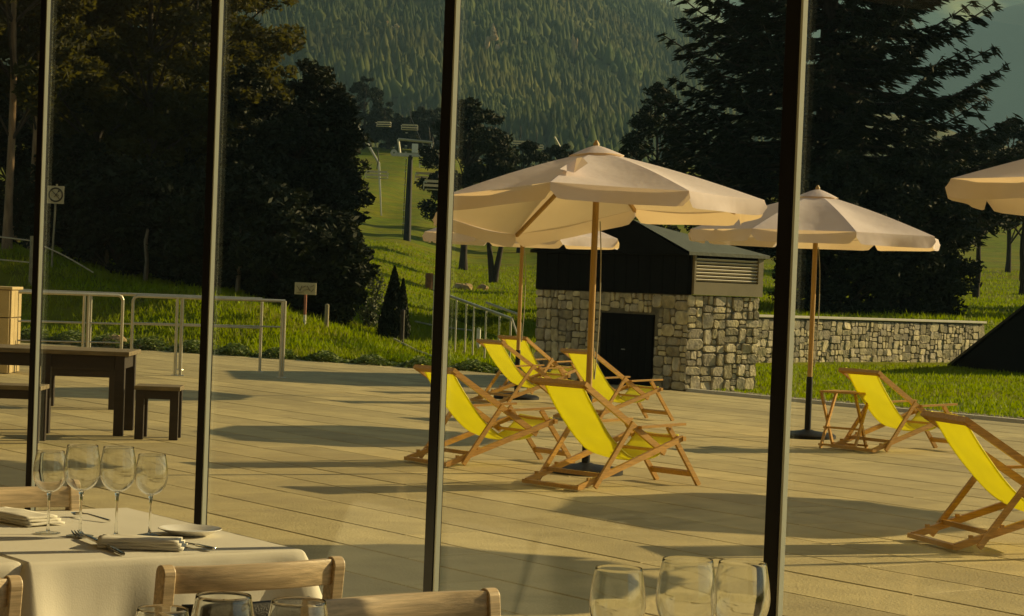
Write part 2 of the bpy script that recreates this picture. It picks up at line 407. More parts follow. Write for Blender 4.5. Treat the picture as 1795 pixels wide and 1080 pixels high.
for i, (q, a, b) in enumerate(slabs):
    z = random.uniform(-.0015, .0015)
    if i < 300:
        if first is None: o = first = proto.build('paving_slab', SLAB, terrace)
        else: o = first.copy(); COL.objects.link(o)
        o.location = (b, a, z)
    else: rest.add([Vector(v) + Vector((b, a, z)) for v in proto.v], proto.f)
o = rest.build('outer_paving', SLAB, terrace); o['kind'] = 'stuff'
MB().add([(3.3, -5, -.03), (20.98, -5, -.03), (20.98, 29, -.03), (17, 40, -.03), (14, 48, -.03), (3.3, 48, -.03)], [(0, 1, 2, 3, 4, 5)]).build('paving_bed', JOINT, terrace)
# kerb and gravel strip between paving and lawn
kb = MB()
for i in range(15):
    a0 = 12.5 + i; kb.box((21.03, a0 + .5, -.02), (.1, .992, .11))
tag(kb.build('kerb', CAPST, None), kind='structure').rotation_euler = (0, 0, GA)
gs = MB().add([(21.09, 10, .004), (21.75, 10, .004), (21.75, 24.3, .004), (21.09, 27, .004)], [(0, 1, 2, 3)]).build('gravel_strip', GRAVEL); gs.rotation_euler = (0, 0, GA); gs['kind'] = 'structure'
n = 5000
gx = 21.1 + .62 * rng.uniform(0, 1, n) ** 1.1; gy = rng.uniform(12, 24.5, n); gr = rng.uniform(.006, .017, n)
octv = np.array([(1,0,0),(-1,0,0),(0,1,0),(0,-1,0),(0,0,1),(0,0,-1)], float); octf = np.array([(0,2,4),(2,1,4),(1,3,4),(3,0,4),(2,0,5),(1,2,5),(3,1,5),(0,3,5)])
P = np.stack([gx, gy, np.full(n, .008)], -1)
V = (P[:, None] + octv[None] * (gr[:, None] * rng.uniform(.6, 1.4, (n, 6)))[..., None]).reshape(-1, 3)
F = (np.arange(n)[:, None, None] * 6 + octf[None]).reshape(-1, 3)
o = fast_mesh('gravel', V, F, GRAVEL, kind='stuff'); o.rotation_euler = (0, 0, GA); tag(o, 'pale gravel strip between the paving and the lawn', 'gravel')

# grass blades
def blades(name, X, Y, h, label, mtl=BLADE, w=.012):
    kk = (vnoise(X, Y, 1.1, 3) + vnoise(X, Y, 3.7, 8) * .6 + rng.normal(0, .35, len(X))) > -.55; X, Y = X[kk], Y[kk]
    n = len(X); Z = terr(X, Y); a = rng.uniform(0, 6.28, n); hh = h * rng.uniform(.5, 1.3, n) * np.where(rng.uniform(size=n) < .05, 1.8, 1); lean = rng.normal(0, .35, (n, 2)) * hh[:, None]
    ww = w * rng.uniform(.6, 1.5, n)
    p0 = np.stack([X - np.cos(a) * ww, Y - np.sin(a) * ww, Z - .01], -1); p1 = np.stack([X + np.cos(a) * ww, Y + np.sin(a) * ww, Z - .01], -1)
    p2 = np.stack([X + lean[:, 0], Y + lean[:, 1], Z + hh], -1)
    V = np.stack([p0, p1, p2], 1).reshape(-1, 3); F = np.arange(n * 3).reshape(-1, 3)
    o = fast_mesh(name, V, F, mtl, kind='stuff'); return tag(o, label, 'grass')
N = 90000                                            # lawn between kerb and stone wall
X = rng.uniform(2.5, 17, N); Y = rng.uniform(24, 54, N); bb = X * .807 + Y * .5905
dw = -WALLD.y * (X - WALL0.x) + WALLD.x * (Y - WALL0.y)
k = (bb > 21.5) & (dw < -.05) & (np.abs(X / Y - .2) < .14); X, Y = X[k], Y[k]
blades('lawn_grass', X, Y, .055, 'bright short lawn grass in front of the stone wall', w=.016)
N = 150000
Y = 38 + 75 * rng.uniform(0, 1, N) ** 1.7; X = Y * rng.uniform(-.27, .05, N); k = Y > edge_y(X) + .35; X, Y = X[k], Y[k]
blades('slope_grass', X, Y, .10, 'sunlit grass on the slope beyond the terrace', w=.022)
N = 40000
Y = 46 + 60 * rng.uniform(0, 1, N) ** 1.5; X = Y * rng.uniform(.08, .27, N); dw = -WALLD.y * (X - WALL0.x) + WALLD.x * (Y - WALL0.y); k = dw > .5; X, Y = X[k], Y[k]
blades('upper_grass', X, Y, .10, 'sunlit grass on the high ground behind the stone wall', w=.022)
# leafy border along the far edge of the terrace
N = 16000
X = rng.uniform(-11, .2, N); d = rng.uniform(.02, 1.0, N) ** 1.2; Y = edge_y(X) + d
hgt = .24 * (.6 + .4 * np.sin(X * 7)) * rng.uniform(.15, 1, N) * (1 - d * .5); Z = terr(X, Y) + hgt
a = rng.uniform(0, 6.28, N); s_ = rng.uniform(.018, .045, N); t1 = np.stack([np.cos(a), np.sin(a), rng.uniform(-.5, .5, N)], -1) * s_[:, None]; t2 = np.stack([-np.sin(a), np.cos(a), rng.uniform(-.2, .9, N)], -1) * s_[:, None]
C = np.stack([X, Y, Z], -1); V = np.stack([C - t1, C - t2 * .5, C + t1, C + t2], 1).reshape(-1, 3)
o = fast_mesh('border_plants', V, np.arange(N * 4).reshape(-1, 4), COVER, kind='stuff'); tag(o, 'low leafy ground cover edging the far side of the terrace', 'ground cover')
# sandy path left behind the railing
pp = [at(-60, 606), at(215, 612), at(330, 616), at(250, 601), at(120, 590), at(-60, 583)]
def drape(P): return (P.x, P.y, terr1(P.x, P.y) + .03)
A_ = [at(-60, 608), at(60, 609), at(200, 611), at(330, 617)]; B_ = [A_[0] + Vector((-.3, 2.4, 0)), A_[1] + Vector((0, 2.2, 0)), A_[2] + Vector((0, 1.3, 0)), A_[3] + Vector((0, .2, 0))]
def pth(u, v):
    i = min(int(u * 3), 2); f = u * 3 - i; p = A_[i].lerp(A_[i+1], f).lerp(B_[i].lerp(B_[i+1], f), v); return (p.x, p.y, terr1(p.x, p.y) + .025)
tag(MB().grid(pth, 24, 6).build('path', SAND), kind='structure')

# ------------------------------------------------------------------ stonework
def rects(w, h, target):
    out = []
    def split(x0, y0, x1, y1):
        W_, H_ = x1 - x0, y1 - y0
        if W_ * H_ < target * random.uniform(.35, 3.0) and W_ < 2.8 * H_ and H_ < 1.6 * W_: out.append((x0, y0, x1, y1)); return
        if W_ * H_ < target * .35: out.append((x0, y0, x1, y1)); return
        f = random.uniform(.32, .68)
        if W_ > H_ * random.uniform(.8, 1.5): x = x0 + W_ * f; split(x0, y0, x, y1); split(x, y0, x1, y1)
        else: y = y0 + H_ * f; split(x0, y0, x1, y); split(x0, y, x1, y1)
    split(0, 0, w, h); return out
def stone_mesh(x0, y0, x1, y1, gap, proud):
    w, h = x1 - x0, y1 - y0; g = gap * random.uniform(.5, 1.1)
    pts = []
    j = lambda k: random.uniform(-k, k)
    cs = [(x0 + g, y0 + g), (x1 - g, y0 + g), (x1 - g, y1 - g), (x0 + g, y1 - g)]
    for i in range(4):
        p, a, b = Vector(cs[i]), Vector(cs[i - 1]), Vector(cs[(i + 1) % 4])
        c1, c2 = random.uniform(.06, .30), random.uniform(.06, .30)
        for q, c in ((a, c1), (b, c2)): pts.append(p.lerp(q, c) + Vector((j(w * .035), j(h * .035))))
    cen = sum(pts, Vector((0, 0))) / 8
    d = proud * random.uniform(.4, 1.5); mid = d * .6
    vs = [(p.x, 0, p.y) for p in pts] + [(p.x, -mid, p.y) for p in pts]
    tx, ty = random.uniform(-.15, .15), random.uniform(-.15, .15)
    for p in pts:
        q = cen.lerp(p, random.uniform(.80, .93)); vs.append((q.x, -d - (q.x - cen.x) * tx - (q.y - cen.y) * ty, q.y))
    vs.append((cen.x, -d * 1.03, cen.y))
    fs = []
    for i in range(8):
        k = (i + 1) % 8; fs += [(i, k, 8 + k, 8 + i), (8 + i, 8 + k, 16 + k, 16 + i), (16 + i, 16 + k, 24)]
    return vs, fs
def stone_face(parent, w, h, target, M, skip=None, gap=.010, proud=.024):   # local face plane x,z with outward -y, moved by M
    for r4 in rects(w, h, target):
        cx, cz = (r4[0] + r4[2]) / 2, (r4[1] + r4[3]) / 2
        if skip and skip(cx, cz): continue
        vs, fs = stone_mesh(*r4, gap, proud)
        MB().add([M @ Vector(v) for v in vs], fs).build('stone', STONE, parent)

wl = 9.6; wall = thing('stone_wall', 'long low rubble stone wall with pale flat capping behind the lawn', 'wall', WALL0, math.atan2(WALLD.y, WALLD.x))
MB().box((wl / 2, .2, .42), (wl, .36, 1.2)).build('mortar_core', MORTAR, wall)
stone_face(wall, wl, 1.0, .031, Matrix.Translation((0, .02, 0)))
MB().box((wl / 2, .2, 1.055), (wl + .04, .52, .05)).build('capping', CAPST, wall, bevel=.006)

# garden building
BC = Vector((2.63, 31.86, 0)); BWN, BLU = 1.47, 3.83; ZS, ZE = 1.45, 2.10
hut = thing('garden_building', 'small stone outbuilding with dark upper walls, louvred vent and low hipped roof', 'building', BC, GA)
MB().box((BWN / 2, BLU / 2, ZS / 2 - .02), (BWN - .04, BLU - .04, ZS + .04)).build('stone_core', MORTAR, hut)
stone_face(hut, BWN, ZS, .026, Matrix.Translation((0, .02, 0)))
Ml = Matrix(((0, 1, 0, .02), (-1, 0, 0, BLU), (0, 0, 1, 0), (0, 0, 0, 1)))     # left face, outward -x
stone_face(hut, BLU, ZS, .036, Ml, skip=lambda x, z: 1.74 < x < 3.06 and z < 1.12)
dd = MB().box((.02, BLU - 2.4, .56), (.03, 1.30, 1.12)).build('dark_door', CLAD, hut)
for i in range(8): MB().box((.0, BLU - 2.96 + i * .16, .54), (.02, .152, 1.08)).build('door_board', CLAD, dd)
MB().tube([(-.012, BLU - 2.35, .56), (-.05, BLU - 2.35, .56), (-.05, BLU - 2.43, .56)], .009, 6).build('handle', STEEL, dd)
for i in range(13): MB().box((-.010, .15 + i * .294, (ZS + ZE) / 2), (.02, .287, ZE - ZS - .01)).build('cladding_board', CLAD, hut)
mb = MB()
mb.box((.03, BLU / 2, (ZS + ZE) / 2), (.06, BLU, ZE - ZS)); mb.box((BWN - .03, BLU / 2, (ZS + ZE) / 2), (.06, BLU - .2, ZE - ZS - .01)); mb.box((BWN / 2, BLU - .03, (ZS + ZE) / 2), (BWN - .13, .06, ZE - ZS - .02))
mb.build('upper_cladding', CLAD, hut)
fx0, fx1, fz0, fz1 = .10, BWN - .10, 1.65, 2.02
mb = MB(); fr = -.01
mb.box((BWN / 2 + .033, fr, (ZS + fz0) / 2 + .003), (BWN - .063, .08, fz0 - ZS - .006)); mb.box(((.064 + fx0) / 2, fr, (fz0 + ZE) / 2), (fx0 - .064, .08, ZE - fz0))
mb.box(((fx1 + BWN) / 2, fr, (fz0 + ZE) / 2), (BWN - fx1, .08, ZE - fz0)); mb.build('vent_surround', TAUPE, hut)
MB().box((BWN / 2, .08, (fz0 + ZE) / 2), (fx1 - fx0, .03, ZE - fz0)).build('vent_back', CLAD, hut)
MB().box((BWN / 2, -.0, ZE - .045), (fx1 - fx0 - .004, .06, .07)).build('vent_head', CLAD, hut)
rot = Matrix.Rotation(R(-32), 3, 'X')
for i in range(7): MB().box((BWN / 2, -.005, fz0 + .03 + i * .052), (fx1 - fx0 - .004, .05, .012), rot).build('louvre_slat', SLAT, hut)
o1 = .09; e = [(-o1, -o1, ZE), (BWN + o1, -o1, ZE), (BWN + o1, BLU + o1, ZE), (-o1, BLU + o1, ZE)]; ap = (-.07, 1.28, 2.58)
eb = [(x, y, z - .05) for x, y, z in e]
MB().add([(-.084, -.085, ZE - .046), (-.084, BLU + .085, ZE - .046), (-.084, 1.28, 2.565), (.05, -.085, ZE - .046), (.05, BLU + .085, ZE - .046), (.05, 1.28, 2.50)], [(1, 0, 2), (5, 3, 4), (0, 3, 5, 2), (1, 2, 5, 4), (0, 1, 4, 3)]).build('gable', CLAD, hut)
MB().add(e + [ap] + eb, [(0, 1, 4), (1, 2, 4), (2, 3, 4), (5, 6, 1, 0), (6, 7, 2, 1), (7, 8, 3, 2), (8, 7, 6, 5)]).build('roof', ROOFM, hut)

# black wedge-shaped solid filling the dark triangle at the wall's right end
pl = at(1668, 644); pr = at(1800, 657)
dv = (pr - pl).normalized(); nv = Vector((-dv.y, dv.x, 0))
st = thing('black_wedge', 'black sloping wedge at the right end of the stone wall', 'stair cover', pl, math.atan2(dv.y, dv.x))
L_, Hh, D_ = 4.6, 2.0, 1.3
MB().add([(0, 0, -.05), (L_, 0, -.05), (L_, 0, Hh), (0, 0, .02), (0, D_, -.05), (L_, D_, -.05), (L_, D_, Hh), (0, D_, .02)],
         [(0, 1, 2, 3), (1, 5, 6, 2), (5, 4, 7, 6), (4, 0, 3, 7), (3, 2, 6, 7), (0, 4, 5, 1)]).build('wedge_body', CLAD, st)
MB().beam((-.1, D_ / 2, .03), (L_ + .1, D_ / 2, Hh + .10), D_ + .12, .06).build('sloping_top', BLACK, st)

# ------------------------------------------------------------------ glass wall
GB = 3.22
def glass_pt(px, py=540):
    v = ray(px, py); t = GB / (v.x * NV.x + v.y * NV.y); return CAMP + v * t
def a_of(p): return p.x * UV.x + p.y * UV.y
am = [a_of(glass_pt(x)) for x in (1388.7, 783.1, 370.5, 69)]
sp = (am[3] - am[0]) / 3
HM = 3.2
labs = ['window mullion in front of the right hand parasol, nearest the room', 'window mullion crossing the yellow chair left of the main parasol', 'window mullion beside the steel railing, behind the white table corner', 'window mullion beside the dark picnic table at far left']
mul = None
for i in range(4):
    loc = ab(am[i], GB)
    if mul is None:
        mul = thing('window_mullion', labs[0], 'mullion', loc, GA, 'window mullions of the glass wall')
        MB().box((-.0075, .0225, HM / 2 - .05), (.013, .043, HM)).build('black_face', BLACK, mul, bevel=.0015)
        MB().box((-.0040, -.0035, HM / 2 - .05), (.0135, .007, HM)).build('pale_edge', PALE, mul)
        MB().box((.0115, .022, HM / 2 - .05), (.006, .030, HM)).build('outer_bar', BLACK, mul)
    else: dup(mul, labs[i], loc)
edges = [am[0] - sp] + list(am) + [am[3] + sp]
pl_ = ['window pane right of the last mullion with chairs behind it', 'window pane holding the view of the main parasol', 'window pane in the middle with the lift pylon behind it', 'window pane with the steel railing behind it', 'window pane at far left with the wooden post behind it']
for i in range(5):
    a0, a1 = edges[i] + .002, edges[i + 1] - .012
    o = MB().box((0, (a1 - a0) / 2 + .02, HM / 2 - .05), (.006, a1 - a0 - .03, HM)).build('window_pane', PANE); o.location = ab(a0, GB + .0062); o.rotation_euler = (0, 0, GA)
    tag(o, pl_[i], 'window', 'panes of the glass wall')
fl = MB().add([(-9, -6, 0), (GB + .1, -6, 0), (GB + .1, 16, 0), (-9, 16, 0)], [(0, 1, 2, 3)]).build('floor', FLOORM); fl.rotation_euler = (0, 0, GA); fl['kind'] = 'structure'
def slab_s(name, c, d, m):
    o = MB().box(c, d).build(name, m); o.rotation_euler = (0, 0, GA); o['kind'] = 'structure'; return o
slab_s('ceiling', ((GB - 8) / 2, .8, 3.12), (GB + 8.2, 14.6, .12), PLASTER); slab_s('dark_ceiling', ((GB - 8) / 2, 12.4, 3.12), (GB + 8.2, 8.596, .12), DKWOOD)  # far half made dark only to weaken its reflection in the panes
slab_s('back_wall', (-8.05, 1.0, 1.535), (.1, 15, 3.07), PLASTER); slab_s('dark_back_wall', (-8.05, 12.5, 1.535), (.1, 8, 3.07), DKWOOD)  # far length likewise darkened to keep the glass reflections low
slab_s('end_wall', (-2.4, 16.55, 1.535), (11.2, .1, 3.07), DKWOOD); slab_s('near_end_wall', (-2.4, -6.55, 1.535), (11.2, .1, 3.07), PLASTER)
slab_s('sky_blocker', (-5.2, 6, 8.2), (17.2, 54, 9.9), TAUPE)  # unseen mass over the room, added to cut sky light on facing sides

# ------------------------------------------------------------------ parasols
def parasol(label, loc, phi0, tilt=(0, 0), flap=False, warp=(0,) * 8, seed=1):
    random.seed(seed)
    Rr, ZR, ZA = 1.345, 2.135, 2.545
    t = thing('parasol', label, 'parasol', loc, 0, 'cream parasols on the terrace')
    T = Matrix.Translation((0, 0, 2.2)) @ Matrix.Rotation(tilt[0], 4, 'X') @ Matrix.Rotation(tilt[1], 4, 'Y') @ Matrix.Translation((0, 0, -2.2))
    an = [phi0 + k * math.pi / 4 for k in range(8)]
    def rib(k, s, r0=.07):
        r = r0 + (Rr - r0) * s; z = ZA - (ZA - ZR) * (s ** 1.06) + .015 * math.sin(math.pi * s) + warp[k % 8] * s * s
        return Vector((r * math.cos(an[k % 8]), r * math.sin(an[k % 8]), z))
    for k in range(8):
        sg = random.uniform(.7, 1.3)
        def pan(u, v, k=k, sg=sg):
            a, b = rib(k, u), rib(k + 1, u); p = a.lerp(b, v); w = math.sin(math.pi * v)
            p.z -= (.05 * sg * math.sin(math.pi * u * .8) * u) * w + .006 * math.sin(u * 17 + k * 1.7) * w * math.sin(v * 9 + k) * u
            c = Vector((p.x, p.y, 0)); p -= c.normalized() * (.03 * w * u) if c.length > 0 else c
            return T @ p
        MB().grid(pan, 14, 12).build('canopy_panel', CANVAS, t, smooth=True)
        ph = random.uniform(0, 6)
        def val(u, v, k=k, ph=ph):
            a, b = rib(k, 1), rib(k + 1, 1); p = a.lerp(b, v); w = math.sin(math.pi * v)
            c = Vector((p.x, p.y, 0)).normalized(); p -= c * (.03 * w)
            e = min(v, 1 - v); dr = .125 * (.45 + .55 * min(1, e / .07) ** .5)
            p.z -= dr * u; p += c * u * (.012 + .018 * math.sin(v * 9 + ph) * u)
            return T @ p
        MB().grid(val, 4, 18).build('valance', CANVAS, t, smooth=True)
        MB().beam(T @ (rib(k, .02) + Vector((0, 0, -.025))), T @ (rib(k, .985) + Vector((0, 0, -.022))), .022, .03).build('rib', POLEW, t)
        hub = T @ Vector((.045 * math.cos(an[k]), .045 * math.sin(an[k]), 2.27)); MB().beam(hub, T @ (rib(k, .40) + Vector((0, 0, -.04))), .018, .022).build('strut', POLEW, t)
    def cap(u, v):
        a = phi0 + v * 2 * math.pi; k = v * 8; e = 1 - .06 * math.sin(math.pi * (k % 1)) * u
        r = .02 + .21 * u * e; return T @ Vector((r * math.cos(a), r * math.sin(a), 2.605 - .085 * u ** 1.15))
    MB().grid(cap, 5, 32).build('vent_cap', CANVAS, t, smooth=True)
    MB().tube([T @ Vector((0, 0, 2.58)), T @ Vector((0, 0, 2.62)), T @ Vector((0, 0, 2.65))], [.022, .026, .008], 10).build('finial', POLEW, t, smooth=True)
    MB().tube([(0, 0, .62), (0, 0, 1.5), T @ Vector((0, 0, 2.2)), T @ Vector((0, 0, 2.56))], .026, 12).build('pole', POLEW, t, smooth=True)
    MB().tube([T @ Vector((0, 0, 2.22)), T @ Vector((0, 0, 2.32))], .05, 12).build('hub', POLEW, t, smooth=True)
    MB().tube([(0, 0, .05), (0, 0, .60), (0, 0, .64)], [.034, .034, .030], 12).build('base_tube', BLACK, t, smooth=True)
    MB().lathe([(0, .085), (.05, .085), (.07, .075), (.27, .05), (.30, .03), (.30, 0), (0, 0)], 32).build('base', BLACK, t, smooth=True)
    sgn = 1
    pts = spline([T @ Vector((.03, -.03, 2.0)), (.055, -.04, 1.7), (.06, -.03, 1.2), (.04, -.02, .75), (.03, -.02, 1.0)], 24)
    MB().tube(pts, .005, 5).build('pull_cord', CORDM, t)
    if flap:
        a = rib(flap - 1, .42); b = rib(flap - 1, .80); c = rib(flap - 1, .75).lerp(rib(flap, .75), .25)
        MB().add([T @ (p + Vector((0, -.01, .03 + q))) for p, q in ((a, 0), (b, .01), (c, .05), (a.lerp(c, .5), .05), (b.lerp(c, .5), -.02))], [(0, 1, 4, 3), (3, 4, 2)]).build('loose_flap', CANVAS, t)
    return t
parasol('large tilted cream parasol at centre standing over the front deck chairs', Vector((.623, 16.77, 0)), R(-16.8), (R(-3.8), R(-2)), flap=7, warp=(0, .02, .10, -.13, -.03, 0, .03, -.02))
parasol('cream parasol right of the garden building with its dark round base in view', at(1415, 767), R(9))
parasol('farthest cream parasol, seen low behind the large tilted one', at(905, 699), R(20), seed=3)
parasol('cream parasol cut off by the right edge, only its corner in view', Vector((3.93, 12.6, 0)), R(-2), (0, R(3)), seed=4)
parasol('cream parasol outside the right edge shading the paving in front', Vector((6.35, 16.4, 0)), R(14))

# ------------------------------------------------------------------ deck chairs
def deck_chair(label, loc, rz):
    t = thing('deck_chair', label, 'deck chair', loc, rz, 'yellow wooden deck chairs')
    Wd = .50
    T_, Re, Pa, Q, B0, B1, L0, L1 = (.03, .77), (.89, .26), (.49, .497), (.12, .03), (-.02, .03), (1.05, .37), (.95, .455), (1.31, 0)
    def bar(name, p, q, y, w=.024, h=.042): MB().beam((p[0], y, p[1]), (q[0], y, q[1]), w, h).build(name, DECKW, t)
    for y in (.0, Wd):
        s = -1 if y == 0 else 1
        bar('back_rail', T_, Re, y, .026, .045)
        bar('base_rail', B0, B1, y + s * .028)
        bar('prop_leg', Pa, Q, y + s * .056, .022, .036)
        bar('front_leg', L0, L1, y - s * .03, .024, .038)
        MB().beam((.585, y + s * .03, .458), (1.06, y + s * .03, .476), .042, .018).build('armrest', DECKW, t)
    def cross(name, p, w=.035, h=.024, e=.04, ang=0):
        rot = Matrix.Rotation(ang, 3, 'Y'); MB().box((p[0], Wd / 2, p[1]), (w, Wd + 2 * e, h), rot).build(name, DECKW, t)
    cross('top_bar', T_, .05, .034, .035, R(34)); cross('base_bar', B0, .045, .028, .05); cross('front_bar', (B1[0], B1[1] - .005), .034, .034, .05)
    cross('leg_bar', (1.238, .09), .02, .045, -.03, R(-34)); cross('rail_bar', (.868, .275), .03, .022, -.01)
    cross('prop_bar', (.188, .115), .022, .03, .05)
    nb = MB()
    for k in range(3):
        for y in (-.028, Wd + .028): nb.box((.08 + k * .10, y, .03 + (.08 + k * .10) * .318 + .03), (.022, .022, .03))
    nb.build('notch_block', DECKW, t)
    C = spline([(.035, 0, .795), (.055, 0, .76), (.20, 0, .56), (.40, 0, .35), (.59, 0, .23), (.78, 0, .215), (.94, 0, .28), (1.055, 0, .388), (1.075, 0, .37)], 40)
    def sl_(u, v):
        p = C[round(u * 40)]; y = .035 + v * (Wd - .07); pinch = .02 * math.sin(math.pi * min(1, u * 1.0)); y = Wd / 2 + (y - Wd / 2) * (1 - pinch)
        return (p.x, y, p.z - .018 * math.sin(math.pi * v) * math.sin(math.pi * u) + .0035 * math.sin(u * 31 + v * 4) * math.sin(v * 5 + u * 6))
    MB().grid(sl_, 40, 12).build('sling', SLING, t, smooth=True, solid=.003)
    for e0, e1 in ((0, .055), (.945, 1)):
        MB().grid(lambda u, v: Vector(sl_(u, e0 + v * (e1 - e0))) + Vector((.003, 0, .003)), 40, 2).build('side_hem', SLING, t, smooth=True)
    return t
dc = deck_chair('yellow deck chair nearest the pole of the large tilted parasol', at(1012, 862), R(42))
for px, py, dr, lb in ((783, 820, 36.8, 'yellow deck chair partly hidden by the mullion left of the parasol pole'),
                       (872, 710, 35, 'yellow deck chair at back left, overlapped by the one beside it'),
                       (915, 693, 43, 'yellow deck chair farthest back, standing by the thin far parasol pole'),
                       (1030, 740, 38.5, 'yellow deck chair behind the parasol pole, in front of the dark stone face'),
                       (1529, 795, 33.5, 'yellow deck chair on the right with a folding table behind it'),
                       (1675, 967, 15.7, 'yellow deck chair in the right foreground cut by the picture edge')):
    dup(dc, lb, at(px, py), R(dr))
dup(dc, 'yellow deck chair outside the right edge near the closest parasol', Vector((5.0, 11.75, 0)), GA)
dup(dc, 'yellow deck chair outside the right edge behind the near right one', Vector((6.3, 17.5, 0)), GA + R(3))
# folding table behind the right deck chair
ft = thing('folding_table', 'small wooden folding table with crossed legs beside the right deck chair', 'folding table', at(1500, 788), GA + R(20))
MB().box((.0, .12, .555), (.36, .42, .018)).build('table_top', DECKW, ft, bevel=.003)
for y in (-.06, .30):
    MB().beam((-.17, y, 0), (.15, y, .545), .02, .032).build('leg', DECKW, ft); MB().beam((.17, y + .022, 0), (-.15, y + .022, .545), .02, .032).build('leg', DECKW, ft)
for x, z in ((-.15, .035), (.15, .035), (-.05, .2)): MB().beam((x, -.06, z), (x, .33, z), .02, .02).build('stretcher', DECKW, ft)

# ------------------------------------------------------------------ picnic table, stools, tan box, railing
pc = at(209, 764)
pt = thing('picnic_table', 'dark stained wooden outdoor table at the left end of the terrace', 'table', pc, R(3))
TL, TD, TH = 2.0, .85, .75
MB().box((-TL / 2 + .07, TD / 2 - .05, TH - .02), (TL, TD, .04)).build('table_top', WORNW, pt, bevel=.006)
MB().box((-TL / 2 + .03, -.0, TH - .10), (TL - .18, .03, .11)).build('apron', DKWOOD, pt); MB().box((-TL / 2 + .03, TD - .12, TH - .10), (TL - .18, .03, .11)).build('apron', DKWOOD, pt)
MB().box((.0, TD / 2 - .06, TH - .10), (.03, TD - .2, .11)).build('apron', DKWOOD, pt)
for x in (-.01, -TL + .15):
    for y in (0, TD - .12): MB().box((x, y, (TH - .04) / 2), (.085, .085, TH - .04)).build('leg', DKWOOD, pt, bevel=.004)
MB().box((-.66, 0, (TH - .04) / 2), (.085, .085, TH - .04)).build('leg', DKWOOD, pt, bevel=.004)
def bench(label, loc, rz, Lx, Ly, H, top, legs=True):
    t = thing('bench', label, 'bench', loc, rz, 'dark wooden benches round the outdoor table')
    n = 3
    for i in range(n): MB().box((Lx / 2, Ly * (i + .5) / n, H - .018), (Lx, Ly / n - .008, .036)).build('seat_slat', top, t, bevel=.003)
    for y in (.035, Ly - .035): MB().box((Lx / 2, y, H - .075), (Lx - .1, .025, .075)).build('apron', DKWOOD, t)
    for x in (.05, Lx - .05):
        for y in (.05, Ly - .05): MB().box((x, y, (H - .036) / 2), (.075, .065, H - .036)).build('leg', DKWOOD, t, bevel=.003)
    return t
bench('pale topped wooden stool standing right of the dark outdoor table', at(232, 770), R(4), .40, .42, .47, WORNW)
bench('wooden bench at the far left edge in front of the dark table', at(-110, 772), R(2), .84, .40, .48, WORNW)
bench('dark wooden bench on the far side of the outdoor table', at(70, 714), R(2), .80, .36, .45, DKWOOD)

bp = at(-104, 651)
bx = thing('tiled_counter', 'tan tiled box counter beside the railing at far left', 'counter', bp, R(2))
MB().box((.46, .35, .58), (.92, .7, 1.16)).build('counter_core', JOINT, bx)
for i in range(4):
    for j in range(3): MB().box((.115 + i * .23, -.008, .195 + j * .385), (.215, .02, .37)).build('tile', TILE, bx, bevel=.004)
for i in range(3):
    for j in range(3): MB().box((.928, .117 + i * .233, .195 + j * .385), (.02, .218, .37)).build('tile', TILE, bx, bevel=.004)
MB().box((.46, .35, 1.18), (.98, .76, .04)).build('counter_top', TILE, bx, bevel=.006)

def rail_panel(label, p0, p1, H, posts, mids, corner0=False, corner1=False, double=()):
    d = p1 - p0; L = d.length; t = thing('railing', label, 'railing', p0, math.atan2(d.y, d.x), 'tubular steel railings')
    r = .024; c = .07
    pts = ([(0, 0, H - c), (c * .3, 0, H - c * .3), (c, 0, H)] if corner0 else [(0, 0, H)]) + ([(L - c, 0, H), (L - c * .3, 0, H - c * .3), (L, 0, H - c)] if corner1 else [(L, 0, H)])
    MB().tube(pts, r, 10).build('handrail', STEEL, t, smooth=True)
    for x in posts:
        e = H - c if (corner0 and x < .01) or (corner1 and x > L - .01) else H
        MB().tube([(x, 0, -.05), (x, 0, e)], r * .95, 10).build('post', STEEL, t, smooth=True)
        MB().lathe([(0, .012), (.055, .012), (.06, .0)], 12, (x, 0, 0)).build('foot_plate', STEEL, t)
    for z in mids: MB().tube([(0, 0, z), (L, 0, z)], .011, 8).build('mid_rail', STEEL, t, smooth=True)
    return t
q0, q1 = at(229, 657), at(495, 662); L = (q1 - q0).length
rail_panel('steel railing section ending in a double post in front of the flower border', q0, q1, 1.13, [0, L * .285, L * .32, L - .035, L], [.745], corner0=True)
q0, q1 = at(-90, 651), at(211, 656); L = (q1 - q0).length
rail_panel('steel railing section behind the picnic table with rounded right corner', q0, q1, 1.13, [.1, L * .77, L * .795, L], [.72, .45], corner1=True)
q0, q1 = at(-90, 638), at(455, 652); L = (q1 - q0).length
rail_panel('rear steel railing running behind the front two sections', q0, q1, 1.13, [L * .2, L * .44, L * .735, L], [.68])

